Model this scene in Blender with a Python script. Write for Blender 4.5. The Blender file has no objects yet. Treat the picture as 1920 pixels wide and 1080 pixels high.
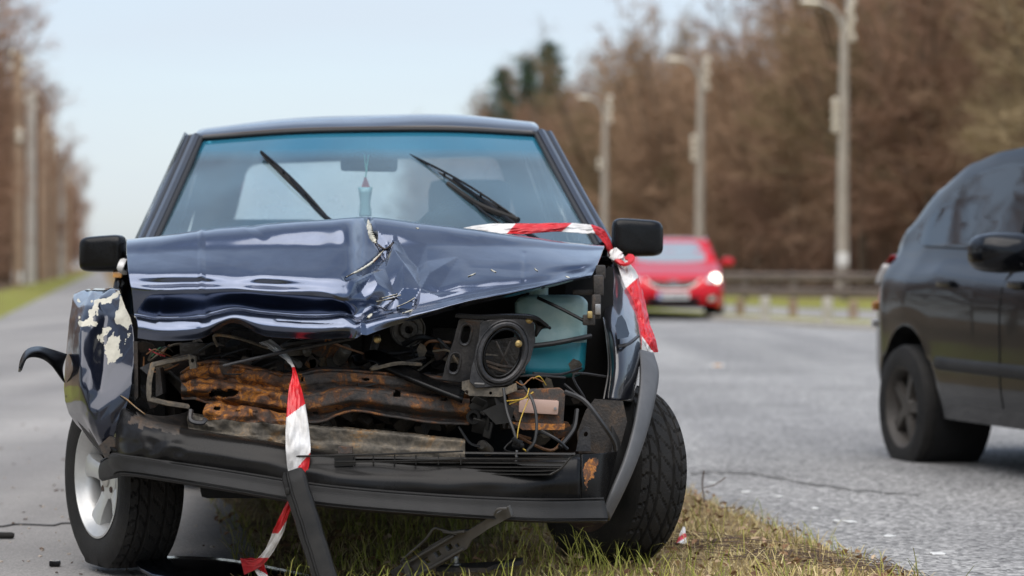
import bpy, bmesh, math, random
from mathutils import Vector, Matrix, Euler, noise
from mathutils.geometry import tessellate_polygon

# ------------------------------------------------------------------ camera, world, sun, exposure
scene = bpy.context.scene
F = 4830.0            # focal length in photo pixels (1920 wide)
CAMZ = 0.877
HOR = 500.0
cam_data = bpy.data.cameras.new('camera')
cam_data.sensor_width = 36.0
cam_data.lens = 36.0 * F / 1920.0
cam_data.shift_y = -(540.0 - HOR) / 1920.0
cam_data.clip_start = 0.1
cam_data.clip_end = 6000
cam_data.dof.use_dof = True
cam_data.dof.focus_distance = 7.25
cam_data.dof.aperture_fstop = 2.9
cam = bpy.data.objects.new('camera', cam_data)
scene.collection.objects.link(cam)
cam.location = (0, 0, CAMZ)
cam.rotation_euler = (math.radians(90), 0, 0)
scene.camera = cam

SUN_EL, SUN_AZ = 64.0, 192.0      # azimuth clockwise from +Y (behind the camera)
world = bpy.data.worlds.new('World')
scene.world = world
world.use_nodes = True
wn = world.node_tree.nodes; wl = world.node_tree.links
wn.clear()
w_out = wn.new('ShaderNodeOutputWorld')
w_bg = wn.new('ShaderNodeBackground')
w_sky = wn.new('ShaderNodeTexSky')
w_sky.sky_type = 'NISHITA'
w_sky.sun_disc = False
w_sky.sun_elevation = math.radians(SUN_EL)
w_sky.sun_rotation = math.radians(SUN_AZ)
w_sky.air_density = 1.0
w_sky.dust_density = 1.2
w_sky.ozone_density = 2.0
# thin high cloud veil, drawn over the whole sky
w_tc = wn.new('ShaderNodeTexCoord')
w_map = wn.new('ShaderNodeMapping'); w_map.inputs['Scale'].default_value = (1.3, 1.3, 9.0)
w_noi = wn.new('ShaderNodeTexNoise'); w_noi.inputs['Scale'].default_value = 1.7; w_noi.inputs['Detail'].default_value = 5
w_rmp = wn.new('ShaderNodeValToRGB')
w_rmp.color_ramp.elements[0].position = 0.33; w_rmp.color_ramp.elements[0].color = (0.20, 0.20, 0.20, 1)
w_rmp.color_ramp.elements[1].position = 0.72; w_rmp.color_ramp.elements[1].color = (0.70, 0.70, 0.70, 1)
w_mix = wn.new('ShaderNodeMix'); w_mix.data_type = 'RGBA'
w_mix.inputs[7].default_value = (3.45, 3.82, 4.32, 1)
wl.new(w_tc.outputs['Generated'], w_map.inputs['Vector'])
wl.new(w_map.outputs['Vector'], w_noi.inputs['Vector'])
wl.new(w_noi.outputs['Fac'], w_rmp.inputs['Fac'])
w_sep = wn.new('ShaderNodeSeparateXYZ'); wl.new(w_tc.outputs['Generated'], w_sep.inputs[0])
w_hor = wn.new('ShaderNodeMapRange'); w_hor.inputs[1].default_value = 0.0; w_hor.inputs[2].default_value = 0.55; w_hor.inputs[3].default_value = 0.30; w_hor.inputs[4].default_value = 0.0
w_add = wn.new('ShaderNodeMath'); w_add.operation = 'ADD'; w_add.use_clamp = True
wl.new(w_sep.outputs['Z'], w_hor.inputs[0]); wl.new(w_rmp.outputs['Color'], w_add.inputs[0]); wl.new(w_hor.outputs[0], w_add.inputs[1])
wl.new(w_add.outputs[0], w_mix.inputs[0])
wl.new(w_sky.outputs['Color'], w_mix.inputs[6])
wl.new(w_mix.outputs[2], w_bg.inputs['Color'])
wl.new(w_bg.outputs['Background'], w_out.inputs['Surface'])
w_bg.inputs['Strength'].default_value = 0.15

sun_data = bpy.data.lights.new('sun', 'SUN')
sun_data.energy = 2.8
sun_data.angle = math.radians(80)
sun_data.color = (1.0, 0.94, 0.86)
sun = bpy.data.objects.new('sun', sun_data)
scene.collection.objects.link(sun)
_a, _e = math.radians(SUN_AZ), math.radians(SUN_EL)
_to_sun = Vector((math.sin(_a) * math.cos(_e), math.cos(_a) * math.cos(_e), math.sin(_e)))
sun.rotation_euler = (-_to_sun).to_track_quat('-Z', 'Y').to_euler()
sun.location = (-2, -9, 12)

vs = scene.view_settings
vs.view_transform = 'Standard'; vs.look = 'None'; vs.exposure = 0.45; vs.gamma = 1.0; vs.use_curve_mapping = False
scene.cycles.use_denoising = True
scene.cycles.max_bounces = 8
scene.cycles.transparent_max_bounces = 16
scene.cycles.caustics_reflective = False
scene.cycles.caustics_refractive = False

# ------------------------------------------------------------------ helpers
COL = scene.collection
R = random.Random(11)

def W(px, py, Y):
    """a photo pixel at the real distance Y, as a point of the place"""
    return Vector(((px - 960.0) / F * Y, Y, CAMZ - (py - HOR) / F * Y))

def W3(t):
    return W(t[0], t[1], t[2])

def cr(p0, p1, p2, p3, t):
    return 0.5 * ((2 * p1) + (p2 - p0) * t + (2 * p0 - 5 * p1 + 4 * p2 - p3) * t * t + (3 * p1 - p0 - 3 * p2 + p3) * t ** 3)

def spl(pts, n, closed=False):
    """Catmull-Rom through pts, n samples"""
    pts = [Vector(p) for p in pts]; m = len(pts)
    out = []
    if closed:
        for i in range(n):
            u = i / n * m; k = int(u) % m; t = u - int(u)
            out.append(cr(pts[(k - 1) % m], pts[k], pts[(k + 1) % m], pts[(k + 2) % m], t))
        return out
    for i in range(n):
        u = i / (n - 1) * (m - 1); k = min(int(u), m - 2); t = u - k
        a = pts[k - 1] if k > 0 else 2 * pts[0] - pts[1]
        d = pts[k + 2] if k + 2 < m else 2 * pts[-1] - pts[-2]
        out.append(cr(a, pts[k], pts[k + 1], d, t))
    return out

def fspl(xs, ys):
    """smooth-ish function through (xs, ys), linear ends"""
    def f(x):
        if x <= xs[0]: return ys[0]
        if x >= xs[-1]: return ys[-1]
        for k in range(len(xs) - 1):
            if x <= xs[k + 1]:
                t = (x - xs[k]) / (xs[k + 1] - xs[k])
                t2 = t * t * (3 - 2 * t) * 0.55 + t * 0.45
                return ys[k] + (ys[k + 1] - ys[k]) * t2
    return f

class MB:
    def __init__(s):
        s.v = []; s.f = []; s.uvc = None
    def add(s, vs_, fs_):
        o = len(s.v); s.v += [Vector(p) for p in vs_]; s.f += [tuple(i + o for i in f) for f in fs_]
        return s
    def grid(s, rows, close_u=False, close_v=False):
        n = len(rows); m = len(rows[0]); vs_ = [p for r in rows for p in r]; fs_ = []
        for i in range(n if close_u else n - 1):
            for j in range(m if close_v else m - 1):
                a = i * m + j; b = i * m + (j + 1) % m; c = ((i + 1) % n) * m + (j + 1) % m; d = ((i + 1) % n) * m + j
                fs_.append((a, b, c, d))
        return s.add(vs_, fs_)
    def tube(s, pts, r, seg=8, caps=True, flat=1.0):
        pts = [Vector(p) for p in pts]; n = len(pts)
        rr = r if isinstance(r, (list, tuple)) else [r] * n
        rows = []; prev = None
        for i, p in enumerate(pts):
            t = (pts[min(i + 1, n - 1)] - pts[max(i - 1, 0)])
            t = t.normalized() if t.length > 1e-9 else Vector((0, 0, 1))
            if prev is None:
                a = Vector((0, 0, 1)) if abs(t.z) < 0.9 else Vector((1, 0, 0))
                prev = (a - t * a.dot(t)).normalized()
            else:
                q = prev - t * prev.dot(t)
                prev = q.normalized() if q.length > 1e-6 else prev
            b = t.cross(prev)
            rows.append([p + (prev * math.cos(2 * math.pi * k / seg) + b * math.sin(2 * math.pi * k / seg) * flat) * rr[i] for k in range(seg)])
        o = len(s.v)
        s.grid(rows, close_v=True)
        if caps:
            s.f.append(tuple(o + k for k in range(seg))[::-1])
            s.f.append(tuple(o + (n - 1) * seg + k for k in range(seg)))
        return s
    def box(s, c, size, rot=None, bev=0.0):
        bm = bmesh.new(); bmesh.ops.create_cube(bm, size=1.0)
        bmesh.ops.scale(bm, vec=Vector(size), verts=bm.verts)
        if bev > 0:
            bmesh.ops.bevel(bm, geom=list(bm.edges), offset=bev, segments=2, profile=0.6, affect='EDGES')
        m = Matrix.Translation(Vector(c))
        if rot is not None:
            m = m @ (rot.to_matrix().to_4x4() if hasattr(rot, 'to_matrix') else Euler(rot).to_matrix().to_4x4())
        bmesh.ops.transform(bm, matrix=m, verts=bm.verts)
        bm.verts.index_update()
        s.add([v.co.copy() for v in bm.verts], [tuple(v.index for v in f.verts) for f in bm.faces])
        bm.free(); return s
    def lathe(s, prof, mat, seg=32):
        """prof: list of (radius, axial); axis = local x of mat"""
        rows = []
        for r, a in prof:
            rows.append([mat @ Vector((a, r * math.cos(2 * math.pi * k / seg), r * math.sin(2 * math.pi * k / seg))) for k in range(seg)])
        return s.grid(rows, close_v=True)
    def plate(s, loops, back):
        """loops: outer then holes, each a list of 3-D points (about one plane); back: offset vector giving the thickness"""
        back = Vector(back)
        loops = [[Vector(p) for p in l] for l in loops]
        n = sum(len(l) for l in loops)
        flat = [p for l in loops for p in l]
        tri = tessellate_polygon(loops)
        o = len(s.v)
        s.v += flat + [p + back for p in flat]
        for t in tri:
            s.f.append((o + t[0], o + t[1], o + t[2])); s.f.append((o + n + t[2], o + n + t[1], o + n + t[0]))
        k = 0
        for l in loops:
            m = len(l)
            for i in range(m):
                a, b = o + k + i, o + k + (i + 1) % m
                s.f.append((a, b, b + n, a + n))
            k += m
        return s
    def build(s, name, mat, parent=None, smooth=True, solid=0.0, bevel=0.0, sub=0, angle=40, off=-1.0, origin=None):
        me = bpy.data.meshes.new(name)
        root = parent
        o0 = Vector((0, 0, 0))
        while root is not None:
            o0 = o0 + Vector(root.location); root = root.parent
        base = o0
        if origin is not None: o0 = Vector(origin)
        me.from_pydata([tuple(v - o0) for v in s.v], [], s.f)
        me.validate()
        bm = bmesh.new(); bm.from_mesh(me)
        bmesh.ops.recalc_face_normals(bm, faces=bm.faces)
        if smooth:
            for f in bm.faces: f.smooth = True
            for e in bm.edges:
                if len(e.link_faces) == 2 and e.calc_face_angle(0) > math.radians(angle): e.smooth = False
        bm.to_mesh(me); bm.free()
        ob = bpy.data.objects.new(name, me)
        COL.objects.link(ob)
        me.materials.append(M[mat] if isinstance(mat, str) else mat)
        if parent is not None: ob.parent = parent
        ob.location = o0 - base
        if solid:
            md = ob.modifiers.new('solid', 'SOLIDIFY'); md.thickness = solid; md.offset = off
        if bevel:
            md = ob.modifiers.new('bevel', 'BEVEL'); md.width = bevel; md.segments = 2; md.limit_method = 'ANGLE'; md.angle_limit = math.radians(35)
        if sub:
            md = ob.modifiers.new('sub', 'SUBSURF'); md.levels = sub; md.render_levels = sub
        return ob

def tag(o, label=None, cat=None, group=None, kind=None):
    if label: o['label'] = label
    if cat: o['category'] = cat
    if group: o['group'] = group
    if kind: o['kind'] = kind
    return o

def thing(name, loc, label, cat, group=None):
    o = bpy.data.objects.new(name, None); COL.objects.link(o)
    o.empty_display_size = 0.2
    o.location = loc
    return tag(o, label, cat, group)

def copy_tree(o, parent=None):
    c = o.copy(); COL.objects.link(c); c.parent = parent
    for ch in [x for x in o.children]:
        copy_tree(ch, c)
    return c

def sheet(ctrl, nu, nv, fn=None):
    """ctrl[i][j] = (px, py, Y): smooth surface; returns rows of points.  fn(point, u, v) may move a point"""
    mid = [spl([W3(p) for p in row], nv) for row in ctrl]
    cols = []
    for j in range(nv):
        cols.append(spl([mid[i][j] for i in range(len(mid))], nu))
    rows = [[cols[j][i] for j in range(nv)] for i in range(nu)]
    if fn:
        rows = [[fn(p, i / (nu - 1), j / (nv - 1)) for j, p in enumerate(r)] for i, r in enumerate(rows)]
    return rows

# ------------------------------------------------------------------ materials
M = {}
def new_mat(name):
    m = bpy.data.materials.new(name); m.use_nodes = True
    nt = m.node_tree; b = nt.nodes['Principled BSDF']
    M[name] = m
    return m, nt, b

def simple(name, col, rough=0.5, metal=0.0, coat=0.0, var=0.0, vscale=8.0, bump=0.0, bscale=60.0, spec=0.5, col2=None, rvar=0.0):
    m, nt, b = new_mat(name)
    b.inputs['Base Color'].default_value = (*col, 1)
    b.inputs['Roughness'].default_value = rough
    b.inputs['Metallic'].default_value = metal
    b.inputs['Coat Weight'].default_value = coat
    b.inputs['Coat Roughness'].default_value = 0.03
    b.inputs['Specular IOR Level'].default_value = spec
    tc = nt.nodes.new('ShaderNodeTexCoord')
    if var or col2:
        n = nt.nodes.new('ShaderNodeTexNoise'); n.inputs['Scale'].default_value = vscale; n.inputs['Detail'].default_value = 8; n.inputs['Roughness'].default_value = 0.65
        nt.links.new(tc.outputs['Object'], n.inputs['Vector'])
        r = nt.nodes.new('ShaderNodeValToRGB')
        c2 = col2 if col2 else tuple(min(1, c * (1 + var)) for c in col)
        c1 = col if col2 else tuple(c * (1 - var) for c in col)
        r.color_ramp.elements[0].position = 0.35; r.color_ramp.elements[0].color = (*c1, 1)
        r.color_ramp.elements[1].position = 0.68; r.color_ramp.elements[1].color = (*c2, 1)
        nt.links.new(n.outputs['Fac'], r.inputs['Fac']); nt.links.new(r.outputs['Color'], b.inputs['Base Color'])
        if rvar:
            mr = nt.nodes.new('ShaderNodeMapRange'); mr.inputs[3].default_value = max(0.02, rough - rvar); mr.inputs[4].default_value = min(1, rough + rvar)
            nt.links.new(n.outputs['Fac'], mr.inputs[0]); nt.links.new(mr.outputs[0], b.inputs['Roughness'])
    if bump:
        n2 = nt.nodes.new('ShaderNodeTexNoise'); n2.inputs['Scale'].default_value = bscale; n2.inputs['Detail'].default_value = 6
        nt.links.new(tc.outputs['Object'], n2.inputs['Vector'])
        bp = nt.nodes.new('ShaderNodeBump'); bp.inputs['Strength'].default_value = bump; bp.inputs['Distance'].default_value = 0.01
        nt.links.new(n2.outputs['Fac'], bp.inputs['Height']); nt.links.new(bp.outputs['Normal'], b.inputs['Normal'])
    return m

def ramp(nt, stops):
    r = nt.nodes.new('ShaderNodeValToRGB')
    e = r.color_ramp.elements
    while len(e) < len(stops): e.new(0.5)
    for i, (p, c) in enumerate(stops):
        e[i].position = p; e[i].color = (*c, 1)
    return r

def rust_mat(name, stops, scale, rough=0.75, bump=0.35, metal=0.0, stretch=(1, 1, 1)):
    m, nt, b = new_mat(name)
    tc = nt.nodes.new('ShaderNodeTexCoord')
    mp = nt.nodes.new('ShaderNodeMapping'); mp.inputs['Scale'].default_value = stretch
    nt.links.new(tc.outputs['Object'], mp.inputs['Vector'])
    n = nt.nodes.new('ShaderNodeTexNoise'); n.inputs['Scale'].default_value = scale; n.inputs['Detail'].default_value = 10; n.inputs['Roughness'].default_value = 0.7
    n.inputs['Distortion'].default_value = 0.6
    nt.links.new(mp.outputs['Vector'], n.inputs['Vector'])
    r = ramp(nt, stops)
    nt.links.new(n.outputs['Fac'], r.inputs['Fac'])
    nf = nt.nodes.new('ShaderNodeTexNoise'); nf.inputs['Scale'].default_value = scale * 14; nf.inputs['Detail'].default_value = 4
    nt.links.new(tc.outputs['Object'], nf.inputs['Vector'])
    mx = nt.nodes.new('ShaderNodeMix'); mx.data_type = 'RGBA'; mx.blend_type = 'MULTIPLY'; mx.inputs[0].default_value = 0.55
    r2 = ramp(nt, [(0.3, (0.35, 0.35, 0.35)), (0.65, (1.25, 1.2, 1.15))])
    nt.links.new(nf.outputs['Fac'], r2.inputs['Fac'])
    nt.links.new(r.outputs['Color'], mx.inputs[6]); nt.links.new(r2.outputs['Color'], mx.inputs[7])
    nt.links.new(mx.outputs[2], b.inputs['Base Color'])
    b.inputs['Roughness'].default_value = rough; b.inputs['Metallic'].default_value = metal
    bp = nt.nodes.new('ShaderNodeBump'); bp.inputs['Strength'].default_value = bump; bp.inputs['Distance'].default_value = 0.004
    nt.links.new(nf.outputs['Fac'], bp.inputs['Height']); nt.links.new(bp.outputs['Normal'], b.inputs['Normal'])
    return m

def paint(name, col, col2=None, rough=0.3, metal=0.35, dirt=0.0, dirtcol=(0.16, 0.14, 0.12), fine=0.0, ior=1.6, cr_=0.025):
    """car paint: coloured base under clear coat, with optional dusty dirt"""
    m, nt, b = new_mat(name)
    b.inputs['Base Color'].default_value = (*col, 1)
    b.inputs['Metallic'].default_value = metal
    b.inputs['Roughness'].default_value = rough
    b.inputs['Coat Weight'].default_value = 1.0
    b.inputs['Coat Roughness'].default_value = cr_
    b.inputs['Coat IOR'].default_value = ior
    b.inputs['Specular IOR Level'].default_value = 0.5 if ior > 1.4 else 0.12
    tc = nt.nodes.new('ShaderNodeTexCoord')
    if dirt:
        n = nt.nodes.new('ShaderNodeTexNoise'); n.inputs['Scale'].default_value = 5; n.inputs['Detail'].default_value = 9; n.inputs['Roughness'].default_value = 0.7
        nt.links.new(tc.outputs['Object'], n.inputs['Vector'])
        mr = nt.nodes.new('ShaderNodeMapRange'); mr.inputs[1].default_value = 0.42; mr.inputs[2].default_value = 0.75; mr.inputs[3].default_value = 0.0; mr.inputs[4].default_value = dirt
        nt.links.new(n.outputs['Fac'], mr.inputs[0])
        mx = nt.nodes.new('ShaderNodeMix'); mx.data_type = 'RGBA'; mx.inputs[6].default_value = (*col, 1); mx.inputs[7].default_value = (*dirtcol, 1)
        nt.links.new(mr.outputs[0], mx.inputs[0]); nt.links.new(mx.outputs[2], b.inputs['Base Color'])
        cw = nt.nodes.new('ShaderNodeMapRange'); cw.inputs[1].default_value = 0; cw.inputs[2].default_value = max(dirt, 0.01); cw.inputs[3].default_value = 1.0; cw.inputs[4].default_value = 0.55
        nt.links.new(mr.outputs[0], cw.inputs[0]); nt.links.new(cw.outputs[0], b.inputs['Coat Weight'])
    if fine:
        n2 = nt.nodes.new('ShaderNodeTexNoise'); n2.inputs['Scale'].default_value = 9; n2.inputs['Detail'].default_value = 2
        nt.links.new(tc.outputs['Object'], n2.inputs['Vector'])
        bp = nt.nodes.new('ShaderNodeBump'); bp.inputs['Strength'].default_value = fine; bp.inputs['Distance'].default_value = 0.01
        nt.links.new(n2.outputs['Fac'], bp.inputs['Height']); nt.links.new(bp.outputs['Normal'], b.inputs['Normal'])
        nt.links.new(bp.outputs['Normal'], b.inputs['Coat Normal'])
    return m

def glass(name, tint, refl=1.0, film_amt=0.1, film_col=(0.5, 0.6, 0.68), band=None, back=False):
    """sheet glass: tinted see-through, Fresnel reflection, a pale diffuse film"""
    m = bpy.data.materials.new(name); m.use_nodes = True; M[name] = m
    nt = m.node_tree; nt.nodes.clear()
    out = nt.nodes.new('ShaderNodeOutputMaterial')
    tr = nt.nodes.new('ShaderNodeBsdfTransparent'); tr.inputs['Color'].default_value = (*tint, 1)
    gl = nt.nodes.new('ShaderNodeBsdfGlossy'); gl.inputs['Roughness'].default_value = 0.02
    df = nt.nodes.new('ShaderNodeBsdfTranslucent' if back else 'ShaderNodeBsdfDiffuse'); df.inputs['Color'].default_value = (*film_col, 1)
    fr = nt.nodes.new('ShaderNodeFresnel'); fr.inputs['IOR'].default_value = 1.5
    tc = nt.nodes.new('ShaderNodeTexCoord')
    n = nt.nodes.new('ShaderNodeTexNoise'); n.inputs['Scale'].default_value = 3.0; n.inputs['Detail'].default_value = 7
    nt.links.new(tc.outputs['Object'], n.inputs['Vector'])
    mr = nt.nodes.new('ShaderNodeMapRange'); mr.inputs[1].default_value = 0.3; mr.inputs[2].default_value = 0.75
    mr.inputs[3].default_value = film_amt * 0.6; mr.inputs[4].default_value = film_amt * 1.4
    nt.links.new(n.outputs['Fac'], mr.inputs[0])
    m1 = nt.nodes.new('ShaderNodeMixShader'); m2 = nt.nodes.new('ShaderNodeMixShader')
    nt.links.new(mr.outputs[0], m1.inputs[0]); nt.links.new(tr.outputs[0], m1.inputs[1]); nt.links.new(df.outputs[0], m1.inputs[2])
    mu = nt.nodes.new('ShaderNodeMath'); mu.operation = 'MULTIPLY'; mu.inputs[1].default_value = refl; mu.use_clamp = True
    nt.links.new(fr.outputs[0], mu.inputs[0])
    nt.links.new(mu.outputs[0], m2.inputs[0]); nt.links.new(m1.outputs[0], m2.inputs[1]); nt.links.new(gl.outputs[0], m2.inputs[2])
    nt.links.new(m2.outputs[0], out.inputs['Surface'])
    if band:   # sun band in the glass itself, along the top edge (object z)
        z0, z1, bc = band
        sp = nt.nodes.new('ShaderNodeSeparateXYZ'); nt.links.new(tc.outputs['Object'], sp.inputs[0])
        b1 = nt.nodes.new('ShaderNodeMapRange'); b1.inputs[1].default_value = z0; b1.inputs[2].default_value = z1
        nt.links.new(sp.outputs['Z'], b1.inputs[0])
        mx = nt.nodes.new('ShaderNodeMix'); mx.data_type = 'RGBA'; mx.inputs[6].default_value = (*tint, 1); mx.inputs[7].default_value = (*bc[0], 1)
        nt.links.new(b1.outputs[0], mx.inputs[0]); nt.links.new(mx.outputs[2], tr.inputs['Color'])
        mx2 = nt.nodes.new('ShaderNodeMix'); mx2.data_type = 'RGBA'; mx2.inputs[6].default_value = (*film_col, 1); mx2.inputs[7].default_value = (*bc[1], 1)
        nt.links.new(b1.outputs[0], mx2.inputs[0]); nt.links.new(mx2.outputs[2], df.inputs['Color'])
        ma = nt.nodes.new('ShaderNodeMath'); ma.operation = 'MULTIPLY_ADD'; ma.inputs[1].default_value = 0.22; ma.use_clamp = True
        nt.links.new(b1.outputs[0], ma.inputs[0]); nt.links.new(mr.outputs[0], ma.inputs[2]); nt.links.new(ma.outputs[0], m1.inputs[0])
    return m

simple('black_plastic', (0.006, 0.006, 0.0062), 0.26, var=0.3, vscale=14, bump=0.02, bscale=400, spec=0.22)
simple('grey_plastic', (0.022, 0.0215, 0.021), 0.6, 0.0, spec=0.3, var=0.25, vscale=6, bump=0.2, bscale=500)
simple('dusty_plastic', (0.008, 0.0078, 0.0075), 0.45, spec=0.3, col2=(0.024, 0.0225, 0.020), vscale=7, bump=0.05, bscale=200, rvar=0.15)
simple('rubber', (0.008, 0.0078, 0.0076), 0.75, spec=0.3, col2=(0.024, 0.022, 0.0195), vscale=9, bump=0.3, bscale=250)
simple('seal_rubber', (0.012, 0.012, 0.013), 0.55)
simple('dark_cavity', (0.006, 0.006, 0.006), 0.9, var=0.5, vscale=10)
simple('engine_dark', (0.018, 0.016, 0.014), 0.6, col2=(0.05, 0.042, 0.033), vscale=18, bump=0.5, bscale=90, metal=0.2, rvar=0.2)
simple('engine_alloy', (0.12, 0.11, 0.10), 0.5, col2=(0.26, 0.24, 0.21), vscale=25, bump=0.4, bscale=120, metal=0.6)
simple('steel', (0.35, 0.34, 0.33), 0.35, metal=0.9, var=0.2, vscale=30)
simple('brass', (0.45, 0.33, 0.14), 0.4, metal=0.8, var=0.2, vscale=40)
simple('alloy_silver', (0.46, 0.46, 0.45), 0.38, metal=0.55, col2=(0.60, 0.60, 0.58), vscale=8, rvar=0.1)
simple('brake_rust', (0.05, 0.03, 0.02), 0.8, var=0.4, vscale=20)
simple('bare_metal', (0.42, 0.40, 0.33), 0.55, col2=(0.62, 0.60, 0.50), vscale=20, bump=0.2, bscale=100)
simple('tape_white', (0.52, 0.50, 0.47), 0.35, col2=(0.80, 0.79, 0.78), vscale=14, bump=0.15, bscale=60)
simple('tape_red', (0.42, 0.014, 0.018), 0.3, col2=(0.66, 0.022, 0.028), vscale=16, bump=0.15, bscale=60)
simple('wire_black', (0.02, 0.02, 0.02), 0.5)
simple('wire_yellow', (0.5, 0.33, 0.04), 0.5)
simple('wire_brown', (0.22, 0.10, 0.04), 0.5)
simple('hose_rubber', (0.025, 0.025, 0.026), 0.45, var=0.3, vscale=25)
simple('concrete', (0.36, 0.33, 0.28), 0.85, col2=(0.48, 0.44, 0.37), vscale=6, bump=0.3, bscale=40)
simple('wood_pole', (0.24, 0.17, 0.11), 0.85, col2=(0.36, 0.27, 0.19), vscale=3, bump=0.4, bscale=30)
simple('galvanised', (0.42, 0.40, 0.36), 0.5, metal=0.4, var=0.2, vscale=3)
simple('brown_rail', (0.13, 0.10, 0.085), 0.6, col2=(0.24, 0.19, 0.16), vscale=1.2)
simple('white_paint', (0.72, 0.71, 0.67), 0.6, var=0.1, vscale=10)
simple('lamp_head', (0.72, 0.66, 0.53), 0.5, var=0.1)
simple('insulator', (0.70, 0.64, 0.52), 0.3)
simple('concrete_pole', (0.30, 0.265, 0.215), 0.85, col2=(0.42, 0.37, 0.305), vscale=2)
rust_mat('rust_beam', [(0.32, (0.022, 0.019, 0.018)), (0.44, (0.060, 0.054, 0.050)), (0.51, (0.085, 0.060, 0.046)), (0.56, (0.15, 0.065, 0.030)), (0.60, (0.34, 0.14, 0.036)), (0.65, (0.16, 0.11, 0.08)), (0.74, (0.075, 0.066, 0.06))], 15)
rust_mat('rust_orange', [(0.30, (0.03, 0.022, 0.018)), (0.42, (0.085, 0.050, 0.034)), (0.49, (0.17, 0.070, 0.030)), (0.55, (0.52, 0.20, 0.030)), (0.60, (0.24, 0.11, 0.055)), (0.66, (0.13, 0.11, 0.10)), (0.76, (0.10, 0.05, 0.03))], 17)
rust_mat('grime_beam', [(0.30, (0.045, 0.038, 0.031)), (0.45, (0.13, 0.115, 0.092)), (0.54, (0.20, 0.165, 0.12)), (0.61, (0.32, 0.18, 0.07)), (0.74, (0.05, 0.042, 0.036))], 8)
rust_mat('grime_dark', [(0.30, (0.012, 0.011, 0.010)), (0.5, (0.035, 0.03, 0.026)), (0.66, (0.075, 0.05, 0.032))], 12, rough=0.6)
rust_mat('bracket_metal', [(0.32, (0.018, 0.018, 0.02)), (0.5, (0.045, 0.045, 0.048)), (0.62, (0.07, 0.068, 0.068)), (0.72, (0.11, 0.055, 0.03))], 10, rough=0.45, bump=0.2, metal=0.3)
paint('hood_paint', (0.050, 0.072, 0.128), rough=0.24, metal=1.0, dirt=0.06, ior=1.8, cr_=0.13)
paint('body_paint', (0.007, 0.009, 0.016), rough=0.3, metal=0.2, dirt=0.16, fine=0.02)
paint('fender_paint', (0.012, 0.016, 0.030), rough=0.25, metal=0.5, ior=1.42, cr_=0.06)
paint('red_paint', (0.52, 0.004, 0.014), rough=0.32, metal=0.15, ior=1.3)
_pb = paint('black_car_paint', (0.003, 0.0035, 0.005), rough=0.3, metal=0.2, dirt=0.04, dirtcol=(0.04, 0.04, 0.04), ior=1.33)
for _l in list(_pb.node_tree.links):
    if _l.to_socket.name == 'Coat Weight': _pb.node_tree.links.remove(_l)
_pb.node_tree.nodes['Principled BSDF'].inputs['Coat Weight'].default_value = 0.8
glass('rear_glass', (0.92, 0.95, 0.96), 0.8, 0.10)
glass('pale_rear_glass', (0.95, 0.97, 0.98), 0.6, 0.25, (0.95, 0.96, 0.97), back=True)  # translucent film pales the cab's rear window
simple('flare_plastic', (0.095, 0.096, 0.099), 0.55, spec=0.35, var=0.2, vscale=6, bump=0.05, bscale=500)
simple('bumper_plastic', (0.006, 0.006, 0.0062), 0.28, spec=0.2, col2=(0.013, 0.012, 0.011), vscale=5, rvar=0.12)
simple('glare_windscreen', (0.24, 0.28, 0.31), 0.06, spec=0.8, coat=1.0)  # red car's windscreen: sky glare painted into the pale base colour
simple('dark_glass', (0.006, 0.010, 0.014), 0.02, spec=0.9)
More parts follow.
